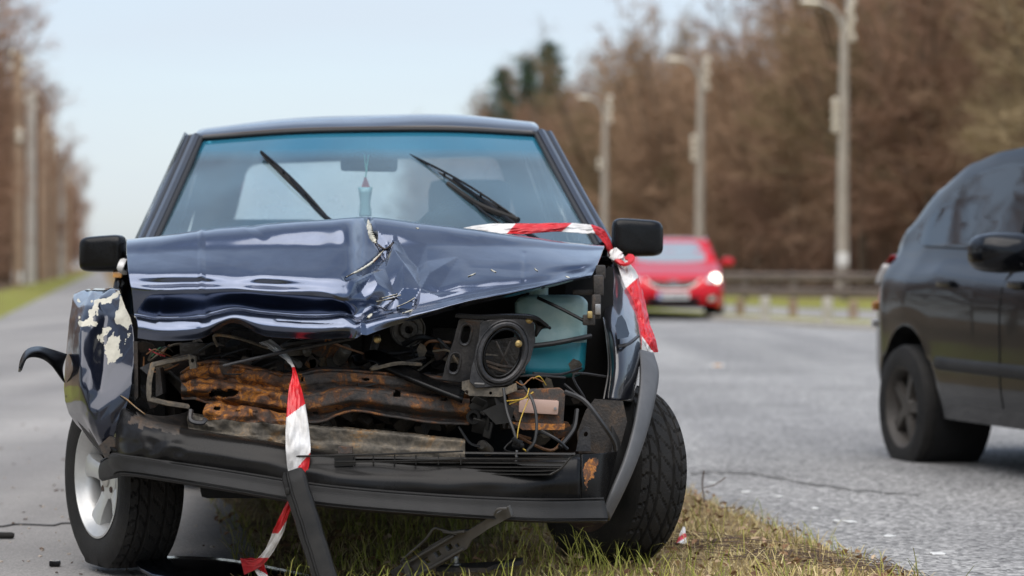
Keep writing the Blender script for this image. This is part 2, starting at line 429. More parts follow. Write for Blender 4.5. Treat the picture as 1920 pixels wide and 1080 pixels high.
# ------------------------------------------------------------------ ground, roads, verges
def asphalt(name, stops, vscale, bump, patch=0.35, rough=0.8):
    m, nt, b = new_mat(name)
    tc = nt.nodes.new('ShaderNodeTexCoord')
    vo = nt.nodes.new('ShaderNodeTexVoronoi'); vo.inputs['Scale'].default_value = vscale
    nt.links.new(tc.outputs['Object'], vo.inputs['Vector'])
    sp = nt.nodes.new('ShaderNodeSeparateColor'); nt.links.new(vo.outputs['Color'], sp.inputs[0])
    r = ramp(nt, stops); nt.links.new(sp.outputs[0], r.inputs['Fac'])
    n = nt.nodes.new('ShaderNodeTexNoise'); n.inputs['Scale'].default_value = 0.55; n.inputs['Detail'].default_value = 8; n.inputs['Roughness'].default_value = 0.65
    nt.links.new(tc.outputs['Object'], n.inputs['Vector'])
    r2 = ramp(nt, [(0.3, (1 - patch,) * 3), (0.7, (1 + patch,) * 3)]); nt.links.new(n.outputs['Fac'], r2.inputs['Fac'])
    mx = nt.nodes.new('ShaderNodeMix'); mx.data_type = 'RGBA'; mx.blend_type = 'MULTIPLY'; mx.inputs[0].default_value = 1.0
    nt.links.new(r.outputs['Color'], mx.inputs[6]); nt.links.new(r2.outputs['Color'], mx.inputs[7])
    # wear running along the direction of travel
    mp = nt.nodes.new('ShaderNodeMapping'); mp.inputs['Rotation'].default_value = (0, 0, -0.159); mp.inputs['Scale'].default_value = (0.9, 0.05, 1)
    n3 = nt.nodes.new('ShaderNodeTexNoise'); n3.inputs['Scale'].default_value = 1.3; n3.inputs['Detail'].default_value = 5
    nt.links.new(tc.outputs['Object'], mp.inputs['Vector']); nt.links.new(mp.outputs['Vector'], n3.inputs['Vector'])
    r3 = ramp(nt, [(0.32, (0.76, 0.76, 0.77)), (0.68, (1.12, 1.12, 1.11))]); nt.links.new(n3.outputs['Fac'], r3.inputs['Fac'])
    mx3 = nt.nodes.new('ShaderNodeMix'); mx3.data_type = 'RGBA'; mx3.blend_type = 'MULTIPLY'; mx3.inputs[0].default_value = 1.0
    nt.links.new(mx.outputs[2], mx3.inputs[6]); nt.links.new(r3.outputs['Color'], mx3.inputs[7]); nt.links.new(mx3.outputs[2], b.inputs['Base Color'])
    # stones stand proud of the binder
    inv = nt.nodes.new('ShaderNodeMath'); inv.operation = 'SUBTRACT'; inv.inputs[0].default_value = 1.0
    nt.links.new(vo.outputs['Distance'], inv.inputs[1])
    bp = nt.nodes.new('ShaderNodeBump'); bp.inputs['Strength'].default_value = bump; bp.inputs['Distance'].default_value = 0.006
    nt.links.new(inv.outputs[0], bp.inputs['Height']); nt.links.new(bp.outputs['Normal'], b.inputs['Normal'])
    b.inputs['Roughness'].default_value = rough
    return m

asphalt('road_asphalt', [(0.0, (0.07, 0.069, 0.068)), (0.3, (0.19, 0.187, 0.182)), (0.65, (0.27, 0.266, 0.258)), (1.0, (0.44, 0.432, 0.42))], 66, 0.8, 0.26)
asphalt('path_asphalt', [(0.0, (0.19, 0.182, 0.172)), (0.5, (0.24, 0.228, 0.215)), (1.0, (0.32, 0.30, 0.28))], 190, 0.3, 0.18)
simple('tar', (0.15, 0.147, 0.142), 0.9, var=0.4, vscale=25)
simple('worn_paint', (0.55, 0.55, 0.53), 0.7, col2=(0.75, 0.75, 0.73), vscale=30, bump=0.3, bscale=90)

def ground_mat(name, stops, scale, bump=0.6, bs=30):
    m, nt, b = new_mat(name)
    tc = nt.nodes.new('ShaderNodeTexCoord')
    n = nt.nodes.new('ShaderNodeTexNoise'); n.inputs['Scale'].default_value = scale; n.inputs['Detail'].default_value = 10; n.inputs['Roughness'].default_value = 0.68
    nt.links.new(tc.outputs['Object'], n.inputs['Vector'])
    r = ramp(nt, stops); nt.links.new(n.outputs['Fac'], r.inputs['Fac']); nt.links.new(r.outputs['Color'], b.inputs['Base Color'])
    n2 = nt.nodes.new('ShaderNodeTexNoise'); n2.inputs['Scale'].default_value = bs; n2.inputs['Detail'].default_value = 6
    nt.links.new(tc.outputs['Object'], n2.inputs['Vector'])
    bp = nt.nodes.new('ShaderNodeBump'); bp.inputs['Strength'].default_value = bump; bp.inputs['Distance'].default_value = 0.05
    nt.links.new(n2.outputs['Fac'], bp.inputs['Height']); nt.links.new(bp.outputs['Normal'], b.inputs['Normal'])
    b.inputs['Roughness'].default_value = 0.95; b.inputs['Specular IOR Level'].default_value = 0.15
    return m
ground_mat('litter', [(0.3, (0.09, 0.06, 0.038)), (0.5, (0.17, 0.115, 0.072)), (0.7, (0.24, 0.17, 0.10))], 0.6)
ground_mat('green_grass', [(0.30, (0.20, 0.14, 0.065)), (0.46, (0.20, 0.19, 0.05)), (0.60, (0.23, 0.25, 0.05)), (0.72, (0.28, 0.22, 0.10))], 0.9)
ground_mat('verge_soil', [(0.3, (0.12, 0.085, 0.05)), (0.48, (0.24, 0.175, 0.095)), (0.62, (0.36, 0.28, 0.16)), (0.74, (0.24, 0.22, 0.08))], 4.0, 0.9, 45)

mb = MB()
_n = 48
rows = []
for r_ in (0.0, 30, 120, 500, 3000):
    rows.append([Vector((r_ * math.cos(2 * math.pi * k / _n), 40 + r_ * math.sin(2 * math.pi * k / _n), -0.09)) for k in range(_n)])
mb.grid(rows, close_v=True)
tag(mb.build('ground', 'litter', smooth=False), 'flat ground strewn with brown leaf litter', None, kind='structure')

SL = -0.16
def strip(name, mat, left, right, z, label, n=None, kind='structure', smooth=False):
    """left/right: lists of (X, Y) of equal length"""
    L = [Vector((a, b, z)) for a, b in left]; Rr = [Vector((a, b, z)) for a, b in right]
    if n: L = spl(L, n); Rr = spl(Rr, n)
    mid = [(a + b) / 2 for a, b in zip(L, Rr)]
    o = MB().grid([L, mid, Rr]).build(name, mat, smooth=smooth)
    return tag(o, label, None, kind=kind)

near_edge = lambda Y: 1.15 + SL * (Y - 7.84)
verge_left = lambda Y: -0.84 + SL * (Y - 7.84)
path_left = lambda Y: -1.87 - 0.158 * Y
ys = [-40, 0, 12, 30, 60, 120, 250, 600]
strip('cycle_path', 'path_asphalt', [(path_left(y), y) for y in ys], [(verge_left(y) + 0.25, y) for y in ys], -0.035, 'grey asphalt cycle path along the left trees')
far_edge = [(40, -40), (19, 4), (14.0, 17), (10.2, 25.5), (7.6, 31.5), (5.2, 37.6), (3.75, 43), (2.1, 50), (-0.4, 60), (-4.2, 80), (-20, 180), (-52, 380)]
near_pts = [(near_edge(y) - 0.35, y) for y in (-40, 4, 10, 16, 22, 28, 34, 42, 55, 80, 180, 380)]
road = strip('road', 'road_asphalt', near_pts, far_edge, -0.040, 'wide grey asphalt road with coarse worn surface', 60)
pin = [(41, -34), (20.5, 12), (15.6, 25), (12.0, 33), (9.2, 38.0), (6.2, 43.6), (4.7, 49), (2.7, 57), (0.3, 67), (-3.4, 86), (-19, 184), (-51, 384)]
pout = [(43, -26), (23, 21), (18.2, 34), (14.6, 43), (11.0, 48), (7.4, 54), (5.7, 59), (3.6, 67), (1.2, 77), (-2.4, 95), (-18, 190), (-50, 390)]
gout = [(50, -20), (30, 38), (23, 52), (18, 61), (13.6, 66), (9.6, 72), (7.2, 77), (4.6, 85), (1.9, 95), (-1.4, 112), (-17, 200), (-49, 396)]
strip('grass_strip', 'green_grass', far_edge, pin, -0.030, 'green mown grass strip behind the far kerb', 60)
strip('footpath', 'path_asphalt', pin, pout, -0.034, 'pale grey footpath beyond the bollards', 60)
strip('grass_strip', 'green_grass', pout, gout, -0.028, 'green grass in front of the guardrail', 60)
# kerb along the far edge of the road
ke = spl([Vector((a, b, 0)) for a, b in far_edge], 90)
mb = MB(); rows = []
for i, p in enumerate(ke):
    t = (ke[min(i + 1, len(ke) - 1)] - ke[max(i - 1, 0)]).normalized(); nn = Vector((t.y, -t.x, 0))
    rows.append([p + nn * a + Vector((0, 0, z)) for a, z in ((-0.06, -0.05), (-0.06, 0.035), (-0.045, 0.05), (0.07, 0.05), (0.085, 0.03), (0.085, -0.05))])
mb.grid(rows)
tag(mb.build('kerb', 'concrete', smooth=False), 'pale low kerb on the far side of the road', None, kind='structure')
# worn paint remains of an edge line (lies on the road)
def ground_patch(px, py, wx, wy, z):
    Y = F * (CAMZ - z) / (py - HOR); c = Vector(((px - 960) / F * Y, Y, z))
    n = 11; ring = []
    for k in range(n):
        a = 2 * math.pi * k / n; s = R.uniform(0.55, 1.1)
        ring.append(c + Vector((math.cos(a) * wx * s, math.sin(a) * wy * s, 0)))
    return ring
for px, py, sx in ((1398, 921, 0.030), (1462, 930, 0.016), (1528, 952, 0.018), (1570, 976, 0.014), (1592, 977, 0.028), (1668, 1004, 0.030), (1760, 1037, 0.038), (1335, 905, 0.02)):
    ring = ground_patch(px, py, sx, 0.035, -0.036)
    MB().plate([ring], (0, 0, -0.003)).build('paint_mark', 'worn_paint', road, smooth=False)
# tar filled crack running over the road
pts = [(1296, 886), (1340, 884), (1400, 886), (1450, 893), (1500, 903), (1560, 912), (1640, 921), (1720, 926)]
gp = []
for px, py in pts:
    Y = F * (CAMZ + 0.036) / (py - HOR); gp.append(Vector(((px - 960) / F * Y, Y, -0.0365)))
gp = spl(gp, 60); ra = []; rb = []
for i, p in enumerate(gp):
    w = 0.15 * max(0.04, 0.55 + noise.noise(Vector((i * 0.55, 3, 1))) * 1.1) * (1 - 0.75 * i / 60)
    j = Vector((0, 0.12 * noise.noise(Vector((i * 0.33, 0, 7))), 0))
    ra.append(p + j + Vector((0, w, 0))); rb.append(p + j - Vector((0, w, 0)))
MB().grid([ra, rb]).build('tar_crack', 'tar', road, smooth=False)

# verge under the wreck: a low uneven mound between path and road
def verge_z(X, Y):
    l = verge_left(Y); r = near_edge(Y); t = (X - l) / (r - l)
    if t < 0 or t > 1: e = -0.05
    else: e = min(1.0, min(t, 1 - t) / 0.22)
    n1 = noise.noise(Vector((X * 1.1, Y * 1.1, 0))) * 0.018 + noise.noise(Vector((X * 4, Y * 4, 5))) * 0.010
    return -0.042 + max(0, e) * (0.040 + n1) + (0 if e > 0 else e)
mb = MB(); rows = []
yy = [-30, -5, 2] + [3 + 0.14 * k for k in range(110)] + [18.5 + 0.7 * k for k in range(40)] + [48, 60, 90, 150, 300]
for Y in yy:
    row = []
    for k in range(41):
        t = k / 40; l = verge_left(Y) - 0.04; r = near_edge(Y) + 0.02
        wob = 0.07 * noise.noise(Vector((0, Y * 1.3, 2))) * (1 if t > 0.5 else 0.4)
        X = l + (r - l) * t + wob * (1 if 0 < t < 1 else 1)
        row.append(Vector((X, Y, verge_z(X, Y) if 0 < t < 1 else -0.05)))
    rows.append(row)
mb.grid(rows)
tag(mb.build('verge', 'verge_soil'), 'uneven earth verge between the cycle path and the road', None, kind='structure')
# left bank of the cycle path
mb = MB(); rows = []
for Y in [-30, 0, 10, 20, 30, 40, 50, 60, 75, 90, 110, 140, 180, 230, 300, 400, 600]:
    row = []
    for k in range(9):
        t = k / 8; X = path_left(Y) - t * 1.55
        row.append(Vector((X, Y, -0.037 + 0.16 * math.sin(math.pi * min(1, t * 0.7)) * (1 if k else 0))))
    rows.append(row)
mb.grid(rows)
tag(mb.build('grass_bank', 'green_grass'), 'grassy bank beside the cycle path', None, kind='structure')

# ------------------------------------------------------------------ grass, leaves, twigs (stuff)
def leafy_mat(name, c1, c2, c3, trans=0.25):
    m, nt, b = new_mat(name)
    at = nt.nodes.new('ShaderNodeAttribute'); at.attribute_name = 'tone'
    r = ramp(nt, [(0.0, c1), (0.5, c2), (1.0, c3)]); nt.links.new(at.outputs['Fac'], r.inputs['Fac'])
    nt.links.new(r.outputs['Color'], b.inputs['Base Color'])
    b.inputs['Roughness'].default_value = 0.6; b.inputs['Specular IOR Level'].default_value = 0.25
    return m
leafy_mat('blade_green', (0.13, 0.16, 0.025), (0.28, 0.30, 0.05), (0.48, 0.44, 0.12))
leafy_mat('blade_dry', (0.26, 0.18, 0.08), (0.46, 0.36, 0.16), (0.62, 0.52, 0.27))
leafy_mat('dead_leaf', (0.11, 0.055, 0.03), (0.26, 0.15, 0.08), (0.48, 0.36, 0.24))

def blades(name, mat, n, region, hmin, hmax, width, label, lean=0.5, dens=None):
    vs_ = []; fs_ = []; tone = []
    rr = random.Random(name); made = 0; tries = 0
    while made < n and tries < n * 30:
        tries += 1
        X, Y = region(rr)
        d = dens(X, Y) if dens else 1.0
        if rr.random() > d: continue
        made += 1
        z = verge_z(X, Y) - 0.004
        h = hmin + (hmax - hmin) * rr.random() ** 2.0
        h *= 0.55 + 0.75 * max(0, 0.5 + noise.noise(Vector((X * 3.1, Y * 3.1, 9))))
        a = rr.uniform(0, 2 * math.pi); ln = rr.uniform(0.1, lean) * h * 1.3
        dx, dy = math.cos(a) * ln, math.sin(a) * ln
        b = rr.uniform(0, 2 * math.pi); wx, wy = math.cos(b) * width, math.sin(b) * width
        o = len(vs_); t = rr.random()
        for s, zz, w in ((0, 0, 1.0), (0.25, 0.5, 0.85), (0.62, 0.85, 0.55)):
            vs_.append((X + dx * s - wx * w, Y + dy * s - wy * w, z + h * zz)); vs_.append((X + dx * s + wx * w, Y + dy * s + wy * w, z + h * zz))
        vs_.append((X + dx * 1.05, Y + dy * 1.05, z + h * (1.0 - 0.25 * ln / max(h, 1e-3) * rr.random())))
        fs_ += [(o, o + 1, o + 3, o + 2), (o + 2, o + 3, o + 5, o + 4), (o + 4, o + 5, o + 6)]
        tone += [t] * 7
    me = bpy.data.meshes.new(name); me.from_pydata(vs_, [], fs_)
    at = me.attributes.new('tone', 'FLOAT', 'POINT'); at.data.foreach_set('value', tone)
    me.materials.append(M[mat]); me.shade_smooth()
    o = bpy.data.objects.new(name, me); COL.objects.link(o)
    return tag(o, label, 'grass', kind='stuff')
def reg_verge(rr):
    Y = 5.6 + (24.0 - 5.6) * rr.random() ** 2.3
    return verge_left(Y) + rr.random() * (near_edge(Y) - verge_left(Y)), Y
def green_d(X, Y):
    t = (X - verge_left(Y)) / (near_edge(Y) - verge_left(Y))
    c = 0.5 + 0.9 * noise.noise(Vector((X * 2.3, Y * 2.3, 4)))
    return max(0.02, c) * (1.0 if t < 0.62 else 0.30)
def dry_d(X, Y):
    t = (X - verge_left(Y)) / (near_edge(Y) - verge_left(Y))
    return (0.35 if t < 0.6 else 1.0) * (0.6 + 0.6 * noise.noise(Vector((X * 2.9, Y * 2.9, 14))))
blades('verge_grass', 'blade_green', 14000, reg_verge, 0.015, 0.125, 0.0016, 'tufts of fresh green grass growing on the verge', 0.75, green_d)
blades('dry_grass', 'blade_dry', 38000, reg_verge, 0.010, 0.062, 0.0016, 'short straw coloured dry grass on the verge', 1.3, dry_d)
def scatter_leaves(name, n, label):
    vs_ = []; fs_ = []; tone = []; rr = random.Random(name)
    for i in range(n):
        X, Y = reg_verge(rr)
        if rr.random() > 0.35 + 0.6 * dry_d(X, Y): continue
        z = verge_z(X, Y) + rr.uniform(0.006, 0.03); s = rr.uniform(0.006, 0.019)
        m = Matrix.Translation((X, Y, z)) @ Euler((rr.uniform(-0.7, 0.7), rr.uniform(-0.7, 0.7), rr.uniform(0, 6.28))).to_matrix().to_4x4()
        o = len(vs_); t = rr.random(); c = rr.uniform(0.15, 0.55)
        for x, y, zz in ((-1, 0, 0), (-0.45, 0.5, c), (0.3, 0.55, c), (1, 0, 0.1), (0.35, -0.5, c), (-0.4, -0.5, c), (0, 0, 0)):
            vs_.append(tuple(m @ Vector((x * s, y * s, zz * s))))
        fs_ += [(o + 6, o + k, o + (k + 1) % 6) for k in range(6)]
        tone += [t] * 7
    me = bpy.data.meshes.new(name); me.from_pydata(vs_, [], fs_)
    at = me.attributes.new('tone', 'FLOAT', 'POINT'); at.data.foreach_set('value', tone)
    me.materials.append(M['dead_leaf'])
    o = bpy.data.objects.new(name, me); COL.objects.link(o)
    return tag(o, label, 'leaves', kind='stuff')
scatter_leaves('fallen_leaves', 7000, 'dry brown leaves scattered over the verge')
simple('twig', (0.07, 0.045, 0.032), 0.8, col2=(0.13, 0.09, 0.065), vscale=20)
mb = MB(); rr = random.Random(5)
for i in range(60):
    px = rr.uniform(1290, 1720); py = 1030 + rr.gauss(0, 9) + (px - 1300) * 0.06
    Y = F * CAMZ / (py - HOR); c = Vector(((px - 960) / F * Y, Y, 0)); a = rr.gauss(-0.12, 0.35); L = rr.uniform(0.05, 0.20)
    d = Vector((math.cos(a), math.sin(a), 0)) * L
    q = []
    for s in (-1, -0.4, 0.3, 1):
        p = c + d * s + Vector((rr.gauss(0, 0.006), rr.gauss(0, 0.006), 0)); p.z = verge_z(p.x, p.y) + 0.012 + rr.uniform(0, 0.02); q.append(p)
    mb.tube(q, [0.0014, 0.0013, 0.0011, 0.0007], 4)
tag(mb.build('twig_litter', 'twig'), 'mat of thin dry twigs on the verge beside the road', 'twigs', kind='stuff')
# small thorny twig standing by the tyre
mb = MB()
base = W(1318, 925, 9.6); base.z = verge_z(base.x, base.y) - 0.01
mb.tube(spl([base, base + Vector((0.004, 0, 0.05)), base + Vector((-0.002, 0.01, 0.10)), base + Vector((0.004, 0, 0.155))], 10), 0.0028, 5)
mb.tube(spl([base + Vector((0, 0, 0.09)), base + Vector((0.04, 0, 0.10)), base + Vector((0.085, 0.01, 0.128))], 8), 0.002, 5)
mb.tube(spl([base + Vector((0, 0, 0.03)), base + Vector((0.05, 0, 0.015)), base + Vector((0.12, -0.02, 0.02))], 8), 0.002, 5)
tag(mb.build('dry_sprig', 'twig', origin=base), 'upright brown sprig at the verge edge behind the bulging tyre', 'twig')

# ------------------------------------------------------------------ trees
def twig_mat(name, c1, c2):
    m, nt, b = new_mat(name)
    oi = nt.nodes.new('ShaderNodeObjectInfo')
    tc = nt.nodes.new('ShaderNodeTexCoord')
    n = nt.nodes.new('ShaderNodeTexNoise'); n.inputs['Scale'].default_value = 0.5; n.inputs['Detail'].default_value = 4
    nt.links.new(tc.outputs['Object'], n.inputs['Vector'])
    ad = nt.nodes.new('ShaderNodeMath'); ad.operation = 'MULTIPLY_ADD'; ad.inputs[1].default_value = 0.6; ad.use_clamp = True
    sb = nt.nodes.new('ShaderNodeMath'); sb.operation = 'MULTIPLY'; sb.inputs[1].default_value = 0.55
    nt.links.new(oi.outputs['Random'], sb.inputs[0]); nt.links.new(n.outputs['Fac'], ad.inputs[0]); nt.links.new(sb.outputs[0], ad.inputs[2])
    r = ramp(nt, [(0.15, c1), (0.85, c2)]); nt.links.new(ad.outputs[0], r.inputs['Fac'])
    nt.links.new(r.outputs['Color'], b.inputs['Base Color']); b.inputs['Roughness'].default_value = 0.9; b.inputs['Specular IOR Level'].default_value = 0.1
twig_mat('twig_brown', (0.16, 0.10, 0.062), (0.35, 0.23, 0.145))
twig_mat('twig_red', (0.17, 0.10, 0.066), (0.34, 0.21, 0.138))
twig_mat('twig_olive', (0.16, 0.115, 0.062), (0.31, 0.235, 0.135))
twig_mat('bark', (0.075, 0.055, 0.038), (0.17, 0.125, 0.085))
leafy_mat('needles', (0.018, 0.042, 0.024), (0.045, 0.085, 0.045), (0.08, 0.13, 0.06))

def strip_twig(vs_, fs_, p, q, w, rr):
    d = q - p
    a = Vector((rr.gauss(0, 1), rr.gauss(0, 1), rr.gauss(0, 1))).cross(d)
    if a.length < 1e-6: return
    a = a.normalized() * w
    m = p + d * 0.5 + Vector((rr.gauss(0, 1), rr.gauss(0, 1), rr.gauss(0, 1))) * d.length * 0.06
    o = len(vs_)
    vs_ += [p - a, p + a, m - a * 0.8, m + a * 0.8, q]
    fs_ += [(o, o + 1, o + 3, o + 2), (o + 2, o + 3, o + 4)]

def bare_tree(seed, h, spread, n_main, upright=0.6):
    """forked broadleaf tree in winter: a few limbs fan out low, twigs fill a rounded crown"""
    rr = random.Random(seed)
    trunk = MB(); vs_ = []; fs_ = []; crown = MB()
    fork = h * rr.uniform(0.22, 0.34)
    tp = [Vector((0, 0, -0.15)), Vector((rr.gauss(0, .08), rr.gauss(0, .08), fork * 0.5)), Vector((rr.gauss(0, .12), rr.gauss(0, .12), fork))]
    trunk.tube(tp, [h * 0.014, h * 0.011, h * 0.009], 7)
    limbs = []
    for i in range(6):
        az = i * 1.05 + rr.gauss(0, 0.3); el = math.radians(88 if i == 0 else rr.uniform(48, 74)); L = (h - fork) * (1.0 if i == 0 else rr.uniform(0.72, 0.98))
        d = Vector((math.cos(az) * math.cos(el), math.sin(az) * math.cos(el), math.sin(el))); p = [tp[2]]
        for s in range(5):
            d = (d + Vector((rr.gauss(0, 0.10), rr.gauss(0, 0.10), 0.05))).normalized(); p.append(p[-1] + d * L / 5)
        trunk.tube(p, [h * 0.007, h * 0.006, h * 0.0048, h * 0.0036, h * 0.0024, 0.008], 5); limbs.append((p, L))
    for i in range(3):   # low side limbs
        az = rr.uniform(0, 6.28); p0 = tp[1].lerp(tp[2], rr.random()); d = Vector((math.cos(az), math.sin(az), rr.uniform(0.1, 0.6))).normalized(); L = h * 0.26
        p = [p0 + d * L * s / 5 + Vector((0, 0, 0.03 * s * s)) for s in range(6)]
        trunk.tube(p, [0.04, 0.036, 0.03, 0.024, 0.016, 0.008], 5); limbs.append((p, L))
    for p, L in limbs:
        for b in range(n_main):
            v = 0.10 + 0.90 * (b / n_main); kk = min(4, int(v * 5)); q = p[kk].lerp(p[kk + 1], v * 5 - kk)
            ax = (p[kk + 1] - p[kk]).normalized()
            d = (ax * 0.55 + Vector((rr.gauss(0, 0.75), rr.gauss(0, 0.75), rr.gauss(0.05, 0.45)))).normalized()
            L2 = h * spread * rr.uniform(0.45, 1.0) * (1.15 - 0.65 * v)
            e = q + d * L2 + Vector((0, 0, 0.08 * L2))
            crown.tube([q, q.lerp(e, 0.5) + Vector((rr.gauss(0, .05), rr.gauss(0, .05), 0.03)), e], [0.024, 0.018, 0.010], 3, caps=False)
            for w in range(17):
                f = q.lerp(e, rr.uniform(0.12, 1.0))
                d3 = (d * 0.6 + Vector((rr.gauss(0, 0.7), rr.gauss(0, 0.7), 0.15 + rr.gauss(0, 0.5)))).normalized()
                g = f + d3 * L2 * rr.uniform(0.25, 0.7)
                strip_twig(vs_, fs_, f, g, 0.013, rr)
                for _ in range(2):
                    k_ = f.lerp(g, rr.uniform(0.4, 1.0)); d4 = (d3 + Vector((rr.gauss(0, 0.6), rr.gauss(0, 0.6), rr.gauss(0.1, 0.4)))).normalized()
                    strip_twig(vs_, fs_, k_, k_ + d4 * L2 * rr.uniform(0.12, 0.32), 0.010, rr)
    crown.add(vs_, fs_)
    return trunk, crown

def shrub(seed, h, n):
    rr = random.Random(seed); st = MB(); vs_ = []; fs_ = []
    for i in range(n):
        az = rr.uniform(0, 6.28); p = Vector((rr.gauss(0, 0.5), rr.gauss(0, 0.5), -0.1)); L = h * rr.uniform(0.6, 1.1)
        el = math.radians(rr.uniform(45, 88)); d = Vector((math.cos(az) * math.cos(el), math.sin(az) * math.cos(el), math.sin(el)))
        bp = [p, p + d * L * 0.4, p + d * L * 0.75 + Vector((rr.gauss(0, 0.1), rr.gauss(0, 0.1), 0)), p + d * L + Vector((rr.gauss(0, 0.2), rr.gauss(0, 0.2), 0))]
        st.tube(bp, [0.022, 0.018, 0.013, 0.006], 4, caps=False)
        for w in range(34):
            v = rr.uniform(0.1, 1); kk = min(2, int(v * 3)); q = bp[kk].lerp(bp[kk + 1], v * 3 - kk)
            d3 = (d * 0.5 + Vector((rr.gauss(0, 0.7), rr.gauss(0, 0.7), 0.2 + rr.gauss(0, 0.4)))).normalized()
            strip_twig(vs_, fs_, q, q + d3 * h * rr.uniform(0.12, 0.35), 0.013, rr)
    return st, MB().add(vs_, fs_)

def make_proto(name, parts, loc, label, cat, group):
    root = thing(name, loc, label, cat, group)
    for pn, m_, mat in parts:
        me_owner = m_
        o0 = Vector(loc)
        m_.v = [v + o0 for v in m_.v]
        m_.build(pn, mat, root, smooth=(pn in ('trunk', 'stem')))
    return root

TREES = []
_kinds = [(101, 12.0, 0.20, 15, 'twig_brown'), (102, 11.5, 0.20, 15, 'twig_red'), (103, 12.0, 0.19, 15, 'twig_olive'), (104, 11.0, 0.22, 14, 'twig_brown'), (105, 11.5, 0.20, 15, 'twig_red')]
_lab = {'twig_brown': 'bare brown twiggy tree', 'twig_red': 'bare reddish brown twiggy tree', 'twig_olive': 'bare olive brown twiggy tree'}
protos = []
for s, h, sp_, nm, mt in _kinds:
    tr, cw = bare_tree(s, h, sp_, nm)
    protos.append((tr, cw, mt, h))
_first = {}
def place_tree(kind, X, Y, z, scale, rot, where, group):
    tr, cw, mt, h = protos[kind]
    lab = _lab[mt] + ' ' + where
    if kind not in _first:
        root = make_proto('bare_tree', [('trunk', tr, 'bark'), ('crown', cw, mt)], (0, 0, 0), lab, 'tree', group)
        _first[kind] = root; o = root
    else:
        o = copy_tree(_first[kind])
    o.location = (X, Y, z); o.scale = (scale, scale, scale); o.rotation_euler = (0, 0, rot)
    tag(o, lab, 'tree', group)
    return o
_sh = [shrub(201, 3.0, 26), shrub(202, 2.4, 24)]
_shf = {}
def place_shrub(kind, X, Y, z, scale, rot, label, group):
    if kind not in _shf:
        root = make_proto('bare_shrub', [('stem', _sh[kind][0], 'bark'), ('crown', _sh[kind][1], 'twig_red' if kind else 'twig_brown')], (0, 0, 0), label, 'shrub', group)
        _shf[kind] = root; o = root
    else:
        o = copy_tree(_shf[kind])
    o.location = (X, Y, z); o.scale = (scale,) * 3; o.rotation_euler = (0, 0, rot)
    tag(o, label, 'shrub', group)
# wooded slope behind the right-hand road
wood_line = lambda Y: 24.6 - 0.135 * Y
def slope_z(d):
    t = max(0, min(1, (d - 2) / 34)); return 7.0 * t * t * (3 - 2 * t)
mb = MB(); rows = []
for Y in list(range(40, 400, 9)):
    rows.append([Vector((wood_line(Y) + d, Y + d * 0.13, -0.085 + slope_z(d) + (0.25 * noise.noise(Vector((d * 0.2, Y * 0.2, 0))) if d > 1 else 0))) for d in (-1, 0, 2, 5, 8, 12, 16, 20, 26, 32, 40, 60)])
mb.grid(rows)
tag(mb.build('wooded_slope', 'litter'), 'brown wooded slope behind the guardrail', None, kind='structure')
rr = random.Random(77)
nt_ = 0
for d0, step in ((0.5, 3.0), (4, 3.2), (8, 3.6), (13, 4.4), (19, 5.2), (27, 6.5)):
    Y = 62.0
    while Y < (300 if d0 < 6 else 240):
        d = d0 + rr.uniform(-1.5, 1.5); yy_ = Y + rr.uniform(-1.2, 1.2)
        X = wood_line(yy_) + d
        if -0.035 < X / yy_ < 0.225:
            place_tree(rr.choice((0, 0, 1, 2, 2, 3, 3, 4)), X, yy_, -0.1 + slope_z(d), rr.uniform(0.98, 1.32), rr.uniform(0, 6.28), 'in the wood beyond the guardrail', 'trees of the wood beyond the guardrail')
            nt_ += 1
        Y += step * (0.75 + Y / 160)
for i in range(80):
    Y = 62 + 150 * rr.random() ** 1.4; d = rr.uniform(-0.5, 9); X = wood_line(Y) + d
    if -0.02 < X / Y < 0.22:
        k = rr.randrange(2)
        place_shrub(k, X, Y, -0.1 + slope_z(d), rr.uniform(0.8, 1.5), rr.uniform(0, 6.28), ('reddish' if k else 'brown') + ' leafless shrub under the trees beyond the guardrail', 'shrubs under the wood beyond the guardrail')
# wood along the cycle path
for d0, step in ((0.2, 2.8), (2.8, 3.2), (6, 4.0), (10, 5.0), (15, 6)):
    Y = 84.0
    while Y < 480:
        d = d0 + rr.uniform(-0.8, 1.2); yy_ = Y + rr.uniform(-1.5, 1.5)
        X = -6.0 - 0.16 * yy_ - d
        if X / yy_ > -0.235:
            place_tree(rr.choice((1, 4, 1, 4)), X, yy_, -0.1, rr.uniform(0.85, 1.1) * (1 + 0.25 * min(1, yy_ / 400)), rr.uniform(0, 6.28), 'in the wood along the cycle path', 'trees of the wood along the cycle path')
            nt_ += 1
        Y += step * (0.7 + Y / 150)
for i in range(40):
    Y = 95 + 260 * rr.random() ** 1.3; d = rr.uniform(0.3, 6); X = -4.2 - 0.16 * Y - d
    if X / Y > -0.215:
        k = rr.randrange(2)
        place_shrub(k, X, Y, -0.1, rr.uniform(0.8, 1.4), rr.uniform(0, 6.28), ('reddish' if k else 'brown') + ' leafless shrub at the foot of the cycle path wood', 'shrubs along the cycle path')
# the same woods carry on past the camera on both sides
for i in range(34):
    Y = -70 + 150 * i / 33 + rr.uniform(-1.5, 1.5); d = rr.uniform(0, 9)
    if Y < 80:
        place_tree(rr.choice((1, 4, 0)), -9.5 - 0.16 * Y - d, Y, -0.1, rr.uniform(0.9, 1.1), rr.uniform(0, 6.28), 'in the wood along the cycle path', 'trees of the wood along the cycle path')
